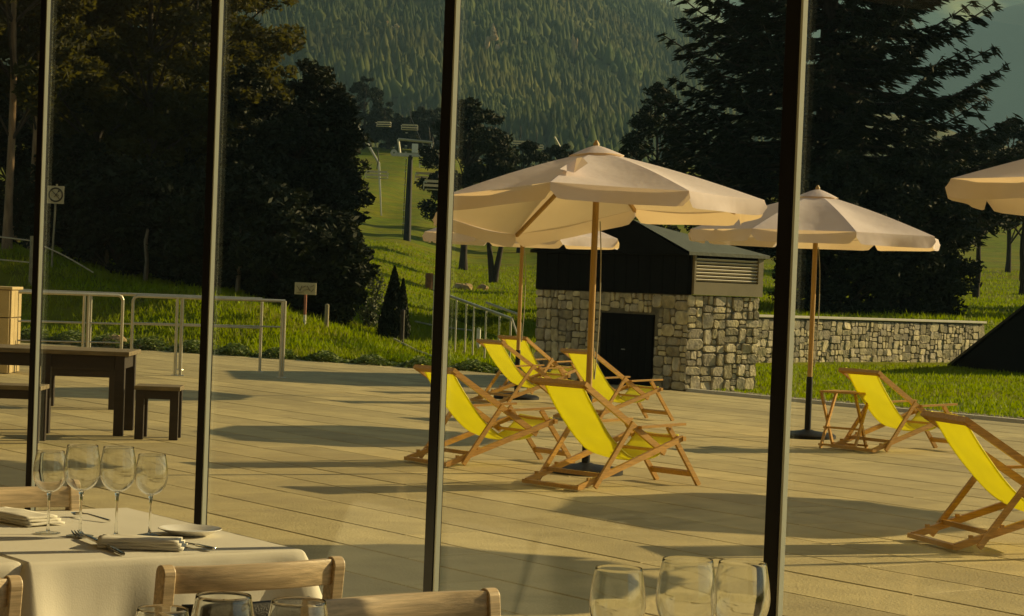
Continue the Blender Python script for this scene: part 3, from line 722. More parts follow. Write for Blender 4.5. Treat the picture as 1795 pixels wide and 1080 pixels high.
# ------------------------------------------------------------------ restaurant interior
TZ = .745
def cloth_table(label_t, label_c, a0, a1, b0, b1, drop):
    cx, cb = (a0 + a1) / 2, (b0 + b1) / 2
    t = thing('dining_table', label_t, 'table', ab(cx, cb), GA)
    hx, hy = (b1 - b0) / 2, (a1 - a0) / 2
    MB().box((0, 0, TZ - .020), (2 * hx - .01, 2 * hy - .01, .03)).build('table_top', CHAIRW, t)
    for x in (-hx + .05, hx - .05):
        for y in (-hy + .05, hy - .05): MB().box((x, y, (TZ - .036) / 2), (.05, .05, TZ - .036)).build('leg', CHAIRW, t)
    # cloth
    per = []; n = 30
    r = .012
    cs = [(hx, -hy), (hx, hy), (-hx, hy), (-hx, -hy)]
    for i in range(4):
        p, q = Vector(cs[i]), Vector(cs[(i + 1) % 4]); d = (q - p).normalized(); nn = Vector((d.y, -d.x))
        for j in range(n):
            f = j / n; per.append((p.lerp(q, f), nn, f))
        for j in range(4):                       # round the corner
            a = (j + .5) / 4; d2 = Vector(cs[(i + 2) % 4]) - q; d2.normalize(); n2 = Vector((d2.y, -d2.x)); per.append((q, (nn * (1 - a) + n2 * a).normalized(), -1))
    rings = [(0, 0), (.006, .0015), (.011, .006), (.014, .02)] + [(.015 + .012 * k / 8, .02 + (drop - .02) * k / 8) for k in range(1, 9)]
    mb = MB(); m = len(per); vs = []
    ph = random.uniform(0, 6)
    for (o_, dz) in rings:
        for i, (p, nn, f) in enumerate(per):
            k = dz / drop; s = i / m * 2 * math.pi
            w = .016 * math.sin(8 * s + ph) + .009 * math.sin(15 * s + 2 * ph) + .005 * math.sin(31 * s + k * 3)
            cf = 1 if f < 0 else max(0, 1 - min(f, 1 - f) * 9)
            q = p + nn * (o_ + k * (w + .012) + .15 * cf * k)
            z = TZ - dz + (0 if dz > .03 else .0008 * math.sin(40 * q.x) * math.cos(33 * q.y)) - .10 * cf * k
            vs.append((q.x, q.y, z))
    fs = [(j * m + i, j * m + (i + 1) % m, (j + 1) * m + (i + 1) % m, (j + 1) * m + i) for j in range(len(rings) - 1) for i in range(m)]
    fs.append(tuple(range(m)))
    c = MB().add(vs, fs).build('tablecloth', CLOTH, None, smooth=True); c.location = ab(cx, cb, .001); c.rotation_euler = (0, 0, GA)
    tag(c, label_c, 'tablecloth', 'white tablecloths'); return t
cloth_table('dining table under the white cloth with four upright wine glasses', 'white tablecloth on the laid table beside the window', 4.76, 5.78, 2.07, 2.82, .36)
cloth_table('dining table at far left under the second white cloth', 'white tablecloth at far left, its hem folded against the laid table', 4.78, 5.78, 1.20, 2.045, .34)
cloth_table('dining table in the foreground just below the picture edge', 'white tablecloth in the foreground under the cut off wine glasses', 1.75, 2.85, 1.15, 2.75, .36)

def restaurant_chair(label, loc, rz):            # local x along the backrest, faces +y
    t = thing('dining_chair', label, 'chair', loc, rz, 'beech dining chairs with black upholstery')
    hw, H = .215, .82
    for s in (-1, 1):
        ctr = [(.02, 0), (.0, .42), (-.03, .62), (-.052, H - .021)]; hd = .021; prof = []
        prof += [(y - hd, z) for y, z in ctr]
        prof += [(-.052 + hd * math.cos(q), H - .021 + hd * math.sin(q)) for q in [math.pi - math.pi * (i + 1) / 9 for i in range(8)]]
        prof += [(y + hd, z) for y, z in ctr[::-1]]
        m = len(prof); mb = MB(); mb.add([(s * hw - .015, y, z) for y, z in prof] + [(s * hw + .015, y, z) for y, z in prof], [tuple(range(m)), tuple(range(2 * m - 1, m - 1, -1))] + [(i, m + i, m + (i + 1) % m, (i + 1) % m) for i in range(m)])
        mb.build('back_post', CHAIRW, t, bevel=.003)
        MB().beam((s * (hw - .01), .42, 0), (s * (hw - .01), .42, .43), .036, .036, up=(0, 1, 0)).build('front_leg', CHAIRW, t, bevel=.005)
        MB().beam((s * (hw - .01), .03, .41), (s * (hw - .01), .40, .41), .022, .05).build('side_rail', CHAIRW, t, bevel=.004)
    def tr(u, v):
        x = (u - .5) * 2 * (hw - .014); bow = .022 * (1 - (2 * u - 1) ** 2); z = H - .064 + v[1]; return (x, -.049 - bow + v[0] - (v[1] - .03) * .1, z)
    sec = [(-.010, 0), (-.0125, .004), (-.0125, .054), (-.009, .059), (.009, .059), (.0125, .054), (.0125, .004), (.010, 0)]
    vs, fs = [], []; n = 16; m = len(sec)
    for i in range(n + 1):
        for q in sec: vs.append(tr(i / n, q))
    for i in range(n):
        for j in range(m): k = (j + 1) % m; fs.append((i * m + j, i * m + k, (i + 1) * m + k, (i + 1) * m + j))
    MB().add(vs, fs).build('top_rail', CHAIRW, t, smooth=True)
    def bk(u, v):
        x = (u - .5) * 2 * (hw - .05); bow = .022 * (1 - (2 * u - 1) ** 2); return (x, -.040 - bow + .04 * (1 - v), .54 + v * .185)
    MB().grid(bk, 12, 5).build('back_pad', PAD, t, smooth=True, solid=.022)
    MB().box((0, -.012, .515), (2 * hw - .03, .022, .04)).build('lower_rail', CHAIRW, t, bevel=.004)
    MB().box((0, .22, .455), (2 * hw + .01, .42, .05)).build('seat_pad', PAD, t, bevel=.015)
    MB().box((0, .41, .405), (2 * hw - .05, .022, .05)).build('front_rail', CHAIRW, t, bevel=.004)
    return t
pL, pR = at(284, 1001, .80), at(556, 985, .80)
rz = GA
rc = restaurant_chair('beech dining chair in front of the laid table, its back to the camera', Vector(((pL.x + pR.x) / 2, (pL.y + pR.y) / 2, 0)), rz)
q = at(-172, 1030, .80); dup(rc, 'beech dining chair cut off by the lower left corner', Vector((q.x, q.y, 0)), rz + R(2))
q = at(18, 868, .80); dup(rc, 'beech dining chair on the far side of the laid table by the window', Vector((q.x, q.y, 0)), rz + math.pi)
pL, pR = at(583, 1076, .80), at(872, 1052, .80); dup(rc, 'beech dining chair at the bottom edge with only its top rail in view', Vector(((pL.x + pR.x) / 2, (pL.y + pR.y) / 2, 0)), rz + math.pi)

def wine_glass(label, loc, sc=1.0, group='wine glasses on the laid table'):
    t = thing('wine_glass', label, 'wine glass', loc, random.uniform(0, 6), group)
    bowl = [(.0, .098), (.012, .1005), (.024, .107), (.035, .119), (.0430, .136), (.0470, .155), (.0474, .17), (.0452, .195), (.0412, .222), (.0393, .234)]
    bz = lambda z: .2345 - (.2345 - z) * .865
    bowl = [(r, bz(z)) for r, z in bowl]
    prof = [Vector((r, 0, z)) for r, z in bowl]; prof = [(max(p.x, .0005), p.z) for p in spline(prof, 28)]
    th = lambda i: .0016 if i > 6 else .0016 + .0012 * (6 - i)
    inn = [(max(r - .0012, .0004), z + (.0035 if i < 3 else .0012)) for i, (r, z) in enumerate(prof)]
    inn = [(r, z) for r, z in inn if z < .2335]
    MB().lathe(prof + [(prof[-1][0] - .0006, .2353)] + inn[::-1], 40).build('bowl', SOLIDG, t, smooth=True)
    MB().lathe([(.0005, .006), (.006, .0075), (.0042, .014), (.0036, .03), (.0036, .09), (.0046, .106)] + [(r, bz(z)) for r, z in ((.0075, .0968), (.0045, .0978), (.0005, .0979))], 20).build('stem', SOLIDG, t, smooth=True)
    MB().lathe([(.0005, .0075), (.008, .0065), (.034, .0028), (.0355, .0018), (.0345, .0008), (.0005, .0008)], 32).build('foot', WGLASS, t, smooth=True)
    if sc != 1: t.scale = (sc, sc, sc)
    return t
CZ = TZ + .003
wg = wine_glass('smaller wine glass, leftmost of the four on the laid table', at(84, 935, CZ), .94)
for px, py, sc, lb in ((140, 940, 1.03, 'second wine glass from the left, behind the fork'), (203, 941, 1.02, 'third wine glass from the left on the laid table'), (262, 939, .93, 'smaller wine glass at the right end of the four, near the plate')):
    c = dup(wg, lb, at(px, py, CZ)); c.scale = (sc, sc, sc)
for px, py, Yd, sc, lb in ((1085, 995, 3.55, .86, 'small wine glass, left of the three at lower right'), (1206, 980, 3.55, .99, 'middle one of the three wine glasses at lower right'), (1302, 985, 3.62, .98, 'right wine glass at lower right overlapping the mullion'),
                           (285, 1066, 3.05, .88, 'left wine glass at the bottom edge in front of the chair post'), (392, 1043, 3.05, .96, 'tallest wine glass at the bottom edge before the black chair back'), (524, 1053, 3.05, .98, 'right wine glass at the bottom edge before the foreground chair rail')):
    q = atY(px, py, Yd); c = dup(wg, lb, Vector((q.x, q.y, CZ)));
    s_ = (q.z - CZ) / .2352; c.scale = (s_ , s_, s_); c['group'] = 'cut off wine glasses in the foreground'

# plate, napkins, cutlery
pc_ = at(333, 937, CZ); o = thing('side_plate', 'white side plate near the right edge of the laid table', 'plate', pc_)
MB().lathe([(.0005, .006), (.05, .006), (.055, .008), (.085, .018), (.0865, .0165), (.058, .004), (.05, .0005), (.0005, .0005)], 40).build('dish', PORC, o, smooth=True)
def napkin(label, p, q, wd, hh):
    d = q - p; L = d.length; t = thing('napkin', label, 'napkin', p, math.atan2(d.y, d.x), 'folded white napkins')
    for k in range(3):
        def nf(u, v, k=k):
            x = u * L * (1 - .03 * k); y = -wd * .5 + v * wd * (1 - .06 * k)
            ed = min(1, v / .12) ** .5
            z = .003 + k * hh / 3.2 + (hh / 3.2) * ed * (1 - .35 * v) * (1 - .4 * u ** 3) + .002 * math.sin(u * 11 + k * 2) * math.sin(v * 7 + k)
            return (x, y, z)
        MB().grid(nf, 16, 8).build('fold', CLOTH, t, smooth=True, solid=.006)
    return t
napkin('folded napkin lying between the fork and the side plate', at(176, 957, CZ), at(325, 962, CZ), .11, .024)
napkin('folded napkin at the left edge behind the leftmost wine glass', at(-15, 905, CZ), at(82, 922, CZ), .12, .024)
def fork(label, p, q):
    d = q - p; L = d.length; t = thing('fork', label, 'fork', p, math.atan2(d.y, d.x))
    for k in range(4):
        y = (k - 1.5) * .0082; MB().tube(spline([(0, y, .012), (.025, y, .006), (.055, y * .95, .004)], 6), [.0014, .0022, .0026, .0026, .0026, .0026, .0026], 6).build('tine', CUTL, t, smooth=True)
    MB().add([(.05, -.013, .0035), (.05, .013, .0035), (.068, .010, .004), (.068, -.010, .004), (.08, .003, .006), (.08, -.003, .006)], [(0, 1, 2, 3), (3, 2, 4, 5)]).build('neck', CUTL, t, solid=.002)
    MB().tube(spline([(.075, 0, .006), (.11, 0, .009), (L, 0, .004)], 8), [.003, .0032, .0036, .0042, .005, .0056, .006, .0062, .005], 8).build('handle', CUTL, t, smooth=True)
    return t
fork('steel fork lying with its tines pointing at the wine glasses', at(133, 938, CZ), at(216, 974, CZ))
p, q = at(128, 904, CZ), at(192, 915, CZ); d = q - p; t = thing('spoon', 'small steel spoon lying between the two middle wine glasses', 'spoon', p, math.atan2(d.y, d.x)); L = d.length
MB().lathe([(.0005, .002), (.012, .003), (.018, .008), (.0185, .0085), (.012, .004), (.0005, .003)], 20, (.02, 0, .002)).build('spoon_bowl', CUTL, t, smooth=True)
MB().tube([(.036, 0, .010), (.07, 0, .012), (max(L, .13), 0, .004)], [.002, .0022, .0035], 8).build('handle', CUTL, t, smooth=True)
p, q = at(376, 966, CZ), at(300, 950, CZ); d = q - p; t = thing('knife', 'steel table knife poking out from under the napkin by the plate', 'knife', p, math.atan2(d.y, d.x))
MB().beam((0, 0, .006), (.085, 0, .006), .012, .007).build('handle', CUTL, t, bevel=.003); MB().beam((.085, 0, .006), (.20, 0, .004), .018, .002).build('blade', CUTL, t)

# ------------------------------------------------------------------ trees
def tris_leaves(C, size, aspect=.45, droop=None, rnd=None):
    n = len(C); a = rng.uniform(0, 6.28, n); el = rng.normal(0, .55, n)
    t1 = np.stack([np.cos(a) * np.cos(el), np.sin(a) * np.cos(el), np.sin(el)], -1)
    if droop is not None: t1 = droop / np.maximum(1e-6, np.linalg.norm(droop, axis=1))[:, None]
    b = rng.normal(0, 1, (n, 3)); t2 = np.cross(t1, b); t2 /= np.maximum(1e-6, np.linalg.norm(t2, axis=1))[:, None]
    s = (size * rng.uniform(.5, 1.4, n))[:, None]
    V = np.stack([C - t1 * s * .5, C + t2 * s * aspect * .5, C + t1 * s * .6, C - t2 * s * aspect * .5], 1)
    return V.reshape(-1, 3), np.arange(n * 4).reshape(-1, 4)
def trunk_tube(h, r0, lean=(0, 0), wob=.1, n=9):
    pts = [Vector((lean[0] * (i / n) + wob * math.sin(i * 1.3 + r0 * 50) * (i / n), lean[1] * (i / n) + wob * math.cos(i * 1.7) * (i / n), h * i / n - .15)) for i in range(n + 1)]
    return pts, [r0 * (1 - .8 * i / n) + (.35 * r0 if i == 0 else 0) for i in range(n + 1)]
def pine_tree(label, X, Y, H, cr, cz0, dens=1.0, bark=None, leaf=None, name='pine_tree', r0=.16, group=None, lsize=.17, shape='round', top=0):
    t = thing(name, label, 'tree', (X, Y, terr1(X, Y)), 0, group)
    pts, rad = trunk_tube(H * .96, r0, (random.uniform(-.2, .2), random.uniform(-.2, .2)), .12)
    MB().tube(pts, rad, 9).build('trunk', bark or BARK, t, smooth=True)
    cl, br = [], MB(); nb = int(34 * dens)
    for i in range(nb):
        f = (i + random.random()) / nb; z = cz0 + (H - cz0) * f
        if shape == 'cone': rmax = cr * (1 - f) ** .75 * 1.05 + .12
        elif shape == 'col': rmax = cr * (.55 + .6 * f) if f < .3 else cr * (1 - ((f - .3) / .72) ** 2) ** .5
        else: rmax = cr * max(.15, math.sin(math.pi * min(1, .18 + .82 * f * 1.0)) ** .6 if f > .4 else .7 + .3 * f / .4)
        for q in range(3):
            a = random.uniform(0, 6.28); rr = rmax * random.uniform(.45, 1.0)
            cz = z + random.uniform(-.2, .35) + rr * .12
            c = Vector((rr * math.cos(a), rr * math.sin(a), cz)); k = min(9, int(9 * max(0, z - .25 * rr) / (H * .96)))
            base = pts[k]
            if q == 0: br.tube([base, base.lerp(c, .55) + Vector((0, 0, .08 * rr)), c], [.05 * r0 / .16, .03, .012], 5, False)
            cl.append((c, random.uniform(.35, .62) * (.45 + rmax * .28)))
    if br.v: br.build('limbs', DBARK, t)
    Cs = []
    for c, s in cl:
        n = int(150 * dens ** .3 * min(2.2, (s / .5) ** 2 + .3)); p = rng.normal(0, 1, (n, 3)); p /= np.linalg.norm(p, axis=1)[:, None]; p *= rng.uniform(.2, 1, n)[:, None] ** .5
        Cs.append(np.array(c) + p * np.array([s, s, s * .62]))
    Cs = np.concatenate(Cs); V, F = tris_leaves(Cs, lsize, .42)
    fast_mesh('crown', V, F, leaf or PINE, t)
    return t
def px_X(px, Y): return (px - 897.5 + .0385 * 20) / FPX * Y
# big spruce behind the wall
def spruce(label, X, Y, H, Rb, z0):
    t = thing('spruce_tree', label, 'tree', (X, Y, terr1(X, Y)), 0)
    MB().tube([(0, 0, -.3), (.03, 0, H * .5), (0, 0, H)], [.34, .2, .03], 10).build('trunk', DBARK, t, smooth=True)
    limbs = MB(); CC, DD = [], []
    z = z0; a = 0
    while z < H - .5:
        f = (z - z0) / (H - z0); Lr = Rb * (1 - f) ** .85
        nb = 8 if z < 13 else 4
        for k in range(nb):
            a += 2.399 + random.uniform(-.3, .3); L = Lr * random.uniform(.62, 1.12)
            zz = z + random.uniform(-.25, .25); sag = .10 * L + .05; up = .16 * L * random.uniform(.5, 1.3)
            d = Vector((math.cos(a), math.sin(a), 0)); sd = Vector((-math.sin(a), math.cos(a), 0))
            P = spline([Vector((0, 0, zz)), d * L * .35 + Vector((0, 0, zz - sag * .4)), d * L * .7 + Vector((0, 0, zz - sag * .7 + up * .15)), d * L + Vector((0, 0, zz - sag * .3 + up))], 14)
            limbs.tube(P[::2], [.05 * (1 - i / 8.5) + .008 for i in range(8)], 5, False)
            for i, p in enumerate(P):
                g = i / 14
                if g < .12: continue
                tw = (.12 + .30 * math.sin(math.pi * min(1, g * .95 + .05)) ** .7) * min(1.25, L / 3.5)
                for s in (-1, 1):
                    if random.random() < .12: continue
                    tl = tw * random.uniform(.6, 1.5)
                    tip = p + sd * s * tl * .85 + d * tl * .6 + Vector((0, 0, -.22 * tl + random.uniform(-.1, .06)))
                    m = max(8, int(58 * tl)) if z < 13 else 5
                    for q in range(m):
                        w = (q + random.random()) / m; c = p.lerp(tip, w); CC.append(c + Vector((random.gauss(0, .03), random.gauss(0, .03), random.gauss(-.03, .045)))); DD.append((tip - p) + d * .2 + Vector((random.gauss(0, .12), random.gauss(0, .12), random.gauss(-.06, .12))))
                for q in range(3): CC.append(p + Vector((random.gauss(0, .04), random.gauss(0, .04), random.gauss(-.04, .06)))); DD.append(d + Vector((random.gauss(0, .4), random.gauss(0, .4), random.gauss(-.3, .3))))
        z += .34 if z < 13 else .7
    limbs.build('limbs', DBARK, t)
    V, F = tris_leaves(np.array([tuple(c) for c in CC]), .29, .20, droop=np.array([tuple(d) for d in DD]))
    fast_mesh('crown', V, F, NEEDLE, t); return t
spruce('huge dark spruce with upswept branches behind the stone wall', px_X(1428, 62), 62, 27, 5.7, 2.0)

# dark rounded trees under and beside it
for px, Y, H, cr, lb in ((1465, 56, 3.9, 1.9, 'low dark bushy pine directly behind the stone wall, left part'), (1580, 57, 4.1, 2.0, 'low dark bushy pine directly behind the stone wall, right part'), (1268, 70, 5.2, 1.2, 'dark bushy pine between the large parasol and the spruce')):
    pine_tree(lb, px_X(px, Y), Y, H, cr, -.3, 1.6, DBARK, NEEDLE, 'bushy_pine', .1, 'low bushy pines behind the wall', .16)
pine_tree('dark pine with a thin bare trunk at the right edge', px_X(1788, 80), 80, 5.4, 2.3, 2.9, .8, DBARK, NEEDLE, r0=.14, lsize=.16)
pine_tree('dark leaning pine between the spruce and the right edge', px_X(1705, 76), 76, 5.0, 2.0, 2.6, .8, DBARK, NEEDLE, r0=.12, lsize=.16)
pine_tree('dark pine behind the leaning one, below the right hand parasol rim', px_X(1655, 98), 98, 6.2, 2.4, 1.6, 1.1, DBARK, NEEDLE, r0=.14, lsize=.2)
pine_tree('dark pine far right behind the second lift pylon', px_X(1760, 104), 104, 7.0, 2.6, 2.0, 1.1, DBARK, NEEDLE, r0=.14, lsize=.2)
pine_tree('small dark pine rising just right of the large parasol top', px_X(1136, 85), 85, 7.7, 1.35, 1.5, .9, DBARK, NEEDLE, r0=.12, lsize=.18)
pine_tree('round dark tree behind the middle mullion near the lift pylon', px_X(806, 105), 105, 8.2, 2.45, 2.3, 1.2, DBARK, NEEDLE, r0=.2, lsize=.22)
pine_tree('dark tree lower right of the round one behind the lift chairs', px_X(905, 125), 125, 6.4, 1.9, .8, .9, DBARK, NEEDLE, r0=.2, lsize=.24)
pine_tree('dark tree just left of the large parasol top, far back', px_X(965, 135), 135, 5.6, 1.9, .6, .9, DBARK, NEEDLE, r0=.2, lsize=.24)
pine_tree('dark tree standing left of the lift pylon head', px_X(625, 236), 236, 7.5, 3.0, .6, .9, DBARK, NEEDLE, r0=.2, lsize=.26)
for X, Y, H, cr, lb in ((20.5, 60.5, 17, 2.4, 'tall pine outside the right edge nearest the wall end'), (25.0, 65.0, 19, 2.6, 'tall pine outside the right edge farther from the wall'), (22.5, 68.0, 18, 2.6, 'tall pine outside the right edge behind the other two')):
    pine_tree(lb, X, Y, H, cr, 2.5, .9, DBARK, NEEDLE, 'pine_tree', .2, 'tall pines outside the right edge', .26)
for px, Y, topy, cr, lb in ((668, 236, 205, 2.8, 'far dark tree left behind the lift pylon head'), (703, 238, 222, 2.6, 'far dark tree directly behind the lift pylon head'), (742, 234, 196, 3.4, 'far dark tree between the lift pylon head and the middle mullion')):
    X = px_X(px, Y); H = (505 + .0385 * (px - 897) - topy) / FPX * Y + 1.45 - terr1(X, Y)
    pine_tree(lb, X, Y, H, cr, .3, .9, DBARK, NEEDLE, r0=.2, lsize=.3, group='far dark trees at the top of the lawn', shape='col')
# forked tree on the lawn
fkX, fkY = px_X(860, 92), 92
t = thing('forked_tree', 'young tree with two forked trunks on the lawn below the far parasol', 'tree', (fkX, fkY, terr1(fkX, fkY)))
MB().tube([(0, 0, -.1), (-.1, 0, .5), (-.28, 0, 1.9), (-.4, 0, 2.7)], [.2, .14, .10, .04], 8).build('trunk', DBARK, t, smooth=True)
MB().tube([(.02, 0, -.1), (.1, 0, .5), (.33, 0, 1.9), (.45, 0, 2.8)], [.18, .14, .10, .04], 8).build('trunk', DBARK, t, smooth=True)
Cs = rng.normal(0, 1, (3800, 3)); Cs /= np.linalg.norm(Cs, axis=1)[:, None]; Cs *= rng.uniform(.3, 1, 3800)[:, None] ** .5; Cs = Cs * np.array([1.5, 1.4, .8]) * (1 + .25 * np.sin(Cs[:, :1] * 5)) + np.array([-.1, 0, 2.75])
V, F = tris_leaves(Cs, .2, .5); fast_mesh('crown', V, F, NEEDLE, t)

# left hand wood: dense dark conifers and tall pines with bare trunks
for px, Y, toppx, cr, lb in ((412, 60, 122, 1.5, 'dark conifer just right of the second mullion with ragged top'), (470, 66, 165, 1.4, 'dark conifer with lower top between two taller ones'),
                             (540, 62, 128, 1.4, 'dark conifer with the highest pointed top of the dark clump'), (570, 58, 190, .9, 'dark conifer at the right edge of the dark clump'),
                             (500, 57, 230, 1.6, 'dark bushy conifer in front of the clump behind the small sign'), (440, 56, 270, 1.5, 'dark bushy conifer in front of the clump beside the mullion'), (584, 47, 430, .75, 'low dark conifer at the foot of the clump above the border'), (548, 47.5, 400, 1.15, 'low dark conifer right behind the small notice sign'), (468, 48, 390, 1.2, 'low dark conifer beside the grey trunk and the railing end')):
    X = px_X(px, Y); hz = 505 + .0385 * (px - 897); H = (hz - toppx) / FPX * Y + 1.45 - terr1(X, Y)
    pine_tree(lb, X, Y, H, cr, .25, 1.35, DBARK, NEEDLE, 'dark_conifer', .17, 'dark conifers of the left wood', .17, 'col')
for px, Y, H, cr, c0, lb in ((49, 52, 14.5, 2.6, 3.6, 'tall pine whose pale trunk runs beside the far left mullion'), (6, 50, 13, 2.2, 3.4, 'tall pine with pinkish trunk at the left picture edge'), (155, 56, 14, 2.9, 2.6, 'tall pine with yellowish crown right of the prohibition sign'),
                             (250, 55, 13.5, 2.6, 2.2, 'tall pine with a bare grey trunk base left of the second mullion'), (330, 60, 13, 2.6, 1.8, 'tall pine with dark crown behind the second mullion'), (205, 64, 15, 3.0, 3.0, 'tall pine in the second row between sign and mullion'), (110, 66, 15, 3.0, 2.6, 'tall pine in the second row behind the prohibition sign'),
                             (20, 66, 15, 3.0, 2.4, 'tall pine in the second row at the far left'), (300, 70, 15, 3.0, 1.8, 'tall pine in the second row just left of the second mullion'), (375, 72, 13, 2.6, 1.6, 'tall pine in the second row hidden by the second mullion')):
    pine_tree(lb, px_X(px, Y), Y, H, cr, c0, 1.25, BARK if px < 60 else DBARK, PINE, 'pine_tree', .105, 'tall pines of the left wood', .19, 'round')
for px, Y, H, cr, lb in ((150, 60, 4.2, 2.2, 'dark undergrowth shrub below the tall pines, left part'), (255, 63, 4.2, 2.3, 'dark undergrowth shrub below the tall pines, middle part'), (335, 58, 4.0, 1.9, 'dark undergrowth shrub below the tall pines, right part'), (50, 60, 4.6, 2.3, 'dark undergrowth shrub behind the wooden post'), (120, 52, 2.6, 1.5, 'low undergrowth shrub right of the prohibition sign post'), (205, 51, 2.4, 1.6, 'low undergrowth shrub left of the bare trunk base'), (300, 51, 2.4, 1.6, 'low undergrowth shrub between the bare trunk and the second mullion'), (375, 48.5, 2.3, 1.4, 'low undergrowth shrub behind the second mullion'), (425, 48, 2.5, 1.3, 'low undergrowth shrub between the second mullion and the railing end'), (510, 47, 2.2, 1.2, 'low undergrowth shrub just left of the small notice sign')):
    pine_tree(lb, px_X(px, Y), Y, H, cr, .1, 1.2, DBARK, NEEDLE, 'undergrowth_shrub', .08, 'dark undergrowth of the left wood', .18)
for px, py, Y, h, lb in ((412, 553, 47, 1.5, 'bare grey trunk just right of the second mullion'), (250, 515, 49, 1.25, 'thin bare trunk left of the second mullion'), (180, 468, 51, .8, 'short bare trunk nearest the prohibition sign')):
    X = px_X(px, Y); t = thing('bare_trunk', lb, 'tree trunk', (X, Y, terr1(X, Y)), 0, 'bare trunks at the edge of the wood')
    MB().tube([(0, 0, -.1), (.03, 0, h * .4), (-.02, 0, h * .75), (.02, 0, h)], [.06, .05, .045, .03], 8).build('trunk', GREYB, t, smooth=True)

# dwarf conifer and light leaved shrub by the terrace edge
q = at(684, 612); t = thing('dwarf_conifer', 'narrow dark dwarf conifer with two points at the terrace edge', 'shrub', (q.x, q.y + .6, terr1(q.x, q.y + .6)))
MB().tube([(0, 0, -.1), (0, 0, 1.2)], [.05, .01], 6).build('trunk', DBARK, t)
Cs = []
for (ox, hh, rr, n) in ((0, 1.62, .30, 5200), (.2, 1.35, .2, 2600), (-.12, 1.1, .25, 2400)):
    z = hh * rng.uniform(0, 1, n); r_ = rr * np.minimum(1, (1 - z / hh) ** .7 * 1.1) * rng.uniform(.5, 1.05, n); a = rng.uniform(0, 6.28, n); Cs.append(np.stack([ox + r_ * np.cos(a), r_ * np.sin(a), z + .02], -1))
V, F = tris_leaves(np.concatenate(Cs), .07, .4, droop=np.concatenate([np.stack([rng.normal(0, .3, len(c)), rng.normal(0, .3, len(c)), np.ones(len(c))], -1) for c in Cs])); fast_mesh('foliage', V, F, NEEDLE, t)
q = at(642, 605); t = thing('leafy_shrub', 'loose shrub with small pale leaves left of the dwarf conifer', 'shrub', (q.x, q.y + .9, terr1(q.x, q.y + .9)))
sb = MB()
for k in range(9): a = random.uniform(0, 6.28); sb.tube([(0, 0, -.05), (.12 * math.cos(a), .12 * math.sin(a), .7), (.3 * math.cos(a), .3 * math.sin(a), 1.3)], [.014, .01, .004], 5, False)
sb.build('stems', DBARK, t)
n = 1700; a = rng.uniform(0, 6.28, n); z = rng.uniform(.05, 1.5, n); r_ = .34 * np.sin(np.pi * (z / 1.62) * .8 + .35) * rng.uniform(.3, 1.1, n); V, F = tris_leaves(np.stack([r_ * np.cos(a), r_ * np.sin(a), z], -1), .06, .7); fast_mesh('foliage', V, F, SHRUB, t)

# ------------------------------------------------------------------ mountain rocks
def rocks(name, label, px, py, Y, w, h, group, mtl=ROCK, on=None):
    c = atY(px, py, Y); 
    if on is not None:                            # find where the ray meets the slope
        v = ray(px, py); s = 480.
        while s < 1600:
            p = CAMP + v * (s / v.y)
            if on(np.array([p.x]), np.array([p.y]))[0] > p.z - .5: break
            s += 2
        c = p
    t = thing(name, label, 'rocks', c, 0, group)
    for k in range(9):
        bm = bmesh.new(); bmesh.ops.create_icosphere(bm, subdivisions=2, radius=1)
        ox, oz = random.gauss(0, w / 3), random.uniform(-h / 2, h / 2); sx, sz = w * random.uniform(.07, .16), h * random.uniform(.12, .3)
        for v in bm.verts:
            q = 1 + random.uniform(-.45, .45); v.co = Vector((v.co.x * sx * q + ox, v.co.y * sx * q - 5.0, v.co.z * sz * q + oz + h * .2))
        me = bpy.data.meshes.new('rock'); bm.to_mesh(me); bm.free(); me.materials.append(mtl); o = bpy.data.objects.new('rock', me); COL.objects.link(o); o.parent = t
for px, py, w, h, lb in ((868, 92, 3.4, 5.0, 'orange cliff patch on the mountain above the large parasol'), (1006, 104, 1.6, 5.0, 'narrow pale cliff on the mountain right of the orange patch'), (442, 32, 3.2, 7.0, 'pale cliff high on the mountain beside the second mullion'), (688, 58, 3.0, 2.2, 'small reddish cliff on the mountain left of the middle mullion')):
    rocks('cliff', lb, px, py, 1000, w * 2, h * 2, 'cliffs on the forested mountain', on=mtn)

# ------------------------------------------------------------------ ski lift
Yp = 118; Xp = px_X(706, Yp); zp = terr1(Xp, Yp)
def zat(px, py, Y): return atY(px, py, Y).z
ly = thing('lift_pylon', 'dark ski lift pylon with pale rectangular head frame on the slope', 'pylon', (Xp, Yp, zp), 0, 'ski lift pylons')
Hp = zat(708, 272, Yp) - zp
MB().tube([(0, 0, -.2), (.02, 0, Hp)], [.22, .13], 10).build('mast', DARKM, ly, smooth=True)
MB().beam((-.85, 0, Hp + .02), (.85, 0, Hp + .02), .2, .2).build('cross_arm', STEEL, ly)
k = Yp / FPX * 1.15
fr = [(-15 * k, 0, Hp), (-19 * k, 0, Hp + 24 * k), (34 * k, 0, Hp + 21 * k), (29 * k, 0, Hp - 2 * k)]
for i in range(3): MB().tube([fr[i], fr[i + 1]], .07, 6).build('head_frame', STEEL, ly)
MB().box((7 * k, -.1, Hp + 11 * k), (.34, .04, .5)).build('number_plate', WHITEP, ly)
for x in (-.9, .85): MB().lathe([(.05, -.05), (.2, -.05), (.2, .05), (.05, .05)], 12, (x, -.1, Hp + .1), Matrix.Rotation(R(90), 3, 'X')).build('sheave', STEEL, ly)
ld = MB()
for i in range(16): ld.box((-.24, -.1, .6 + i * .36), (.12, .03, .05))
ld.build('ladder_rungs', STEEL, ly); MB().tube([(-.25, -.1, .3), (-.2, -.1, Hp - .2)], .02, 5).build('ladder_rail', DARKM, ly)
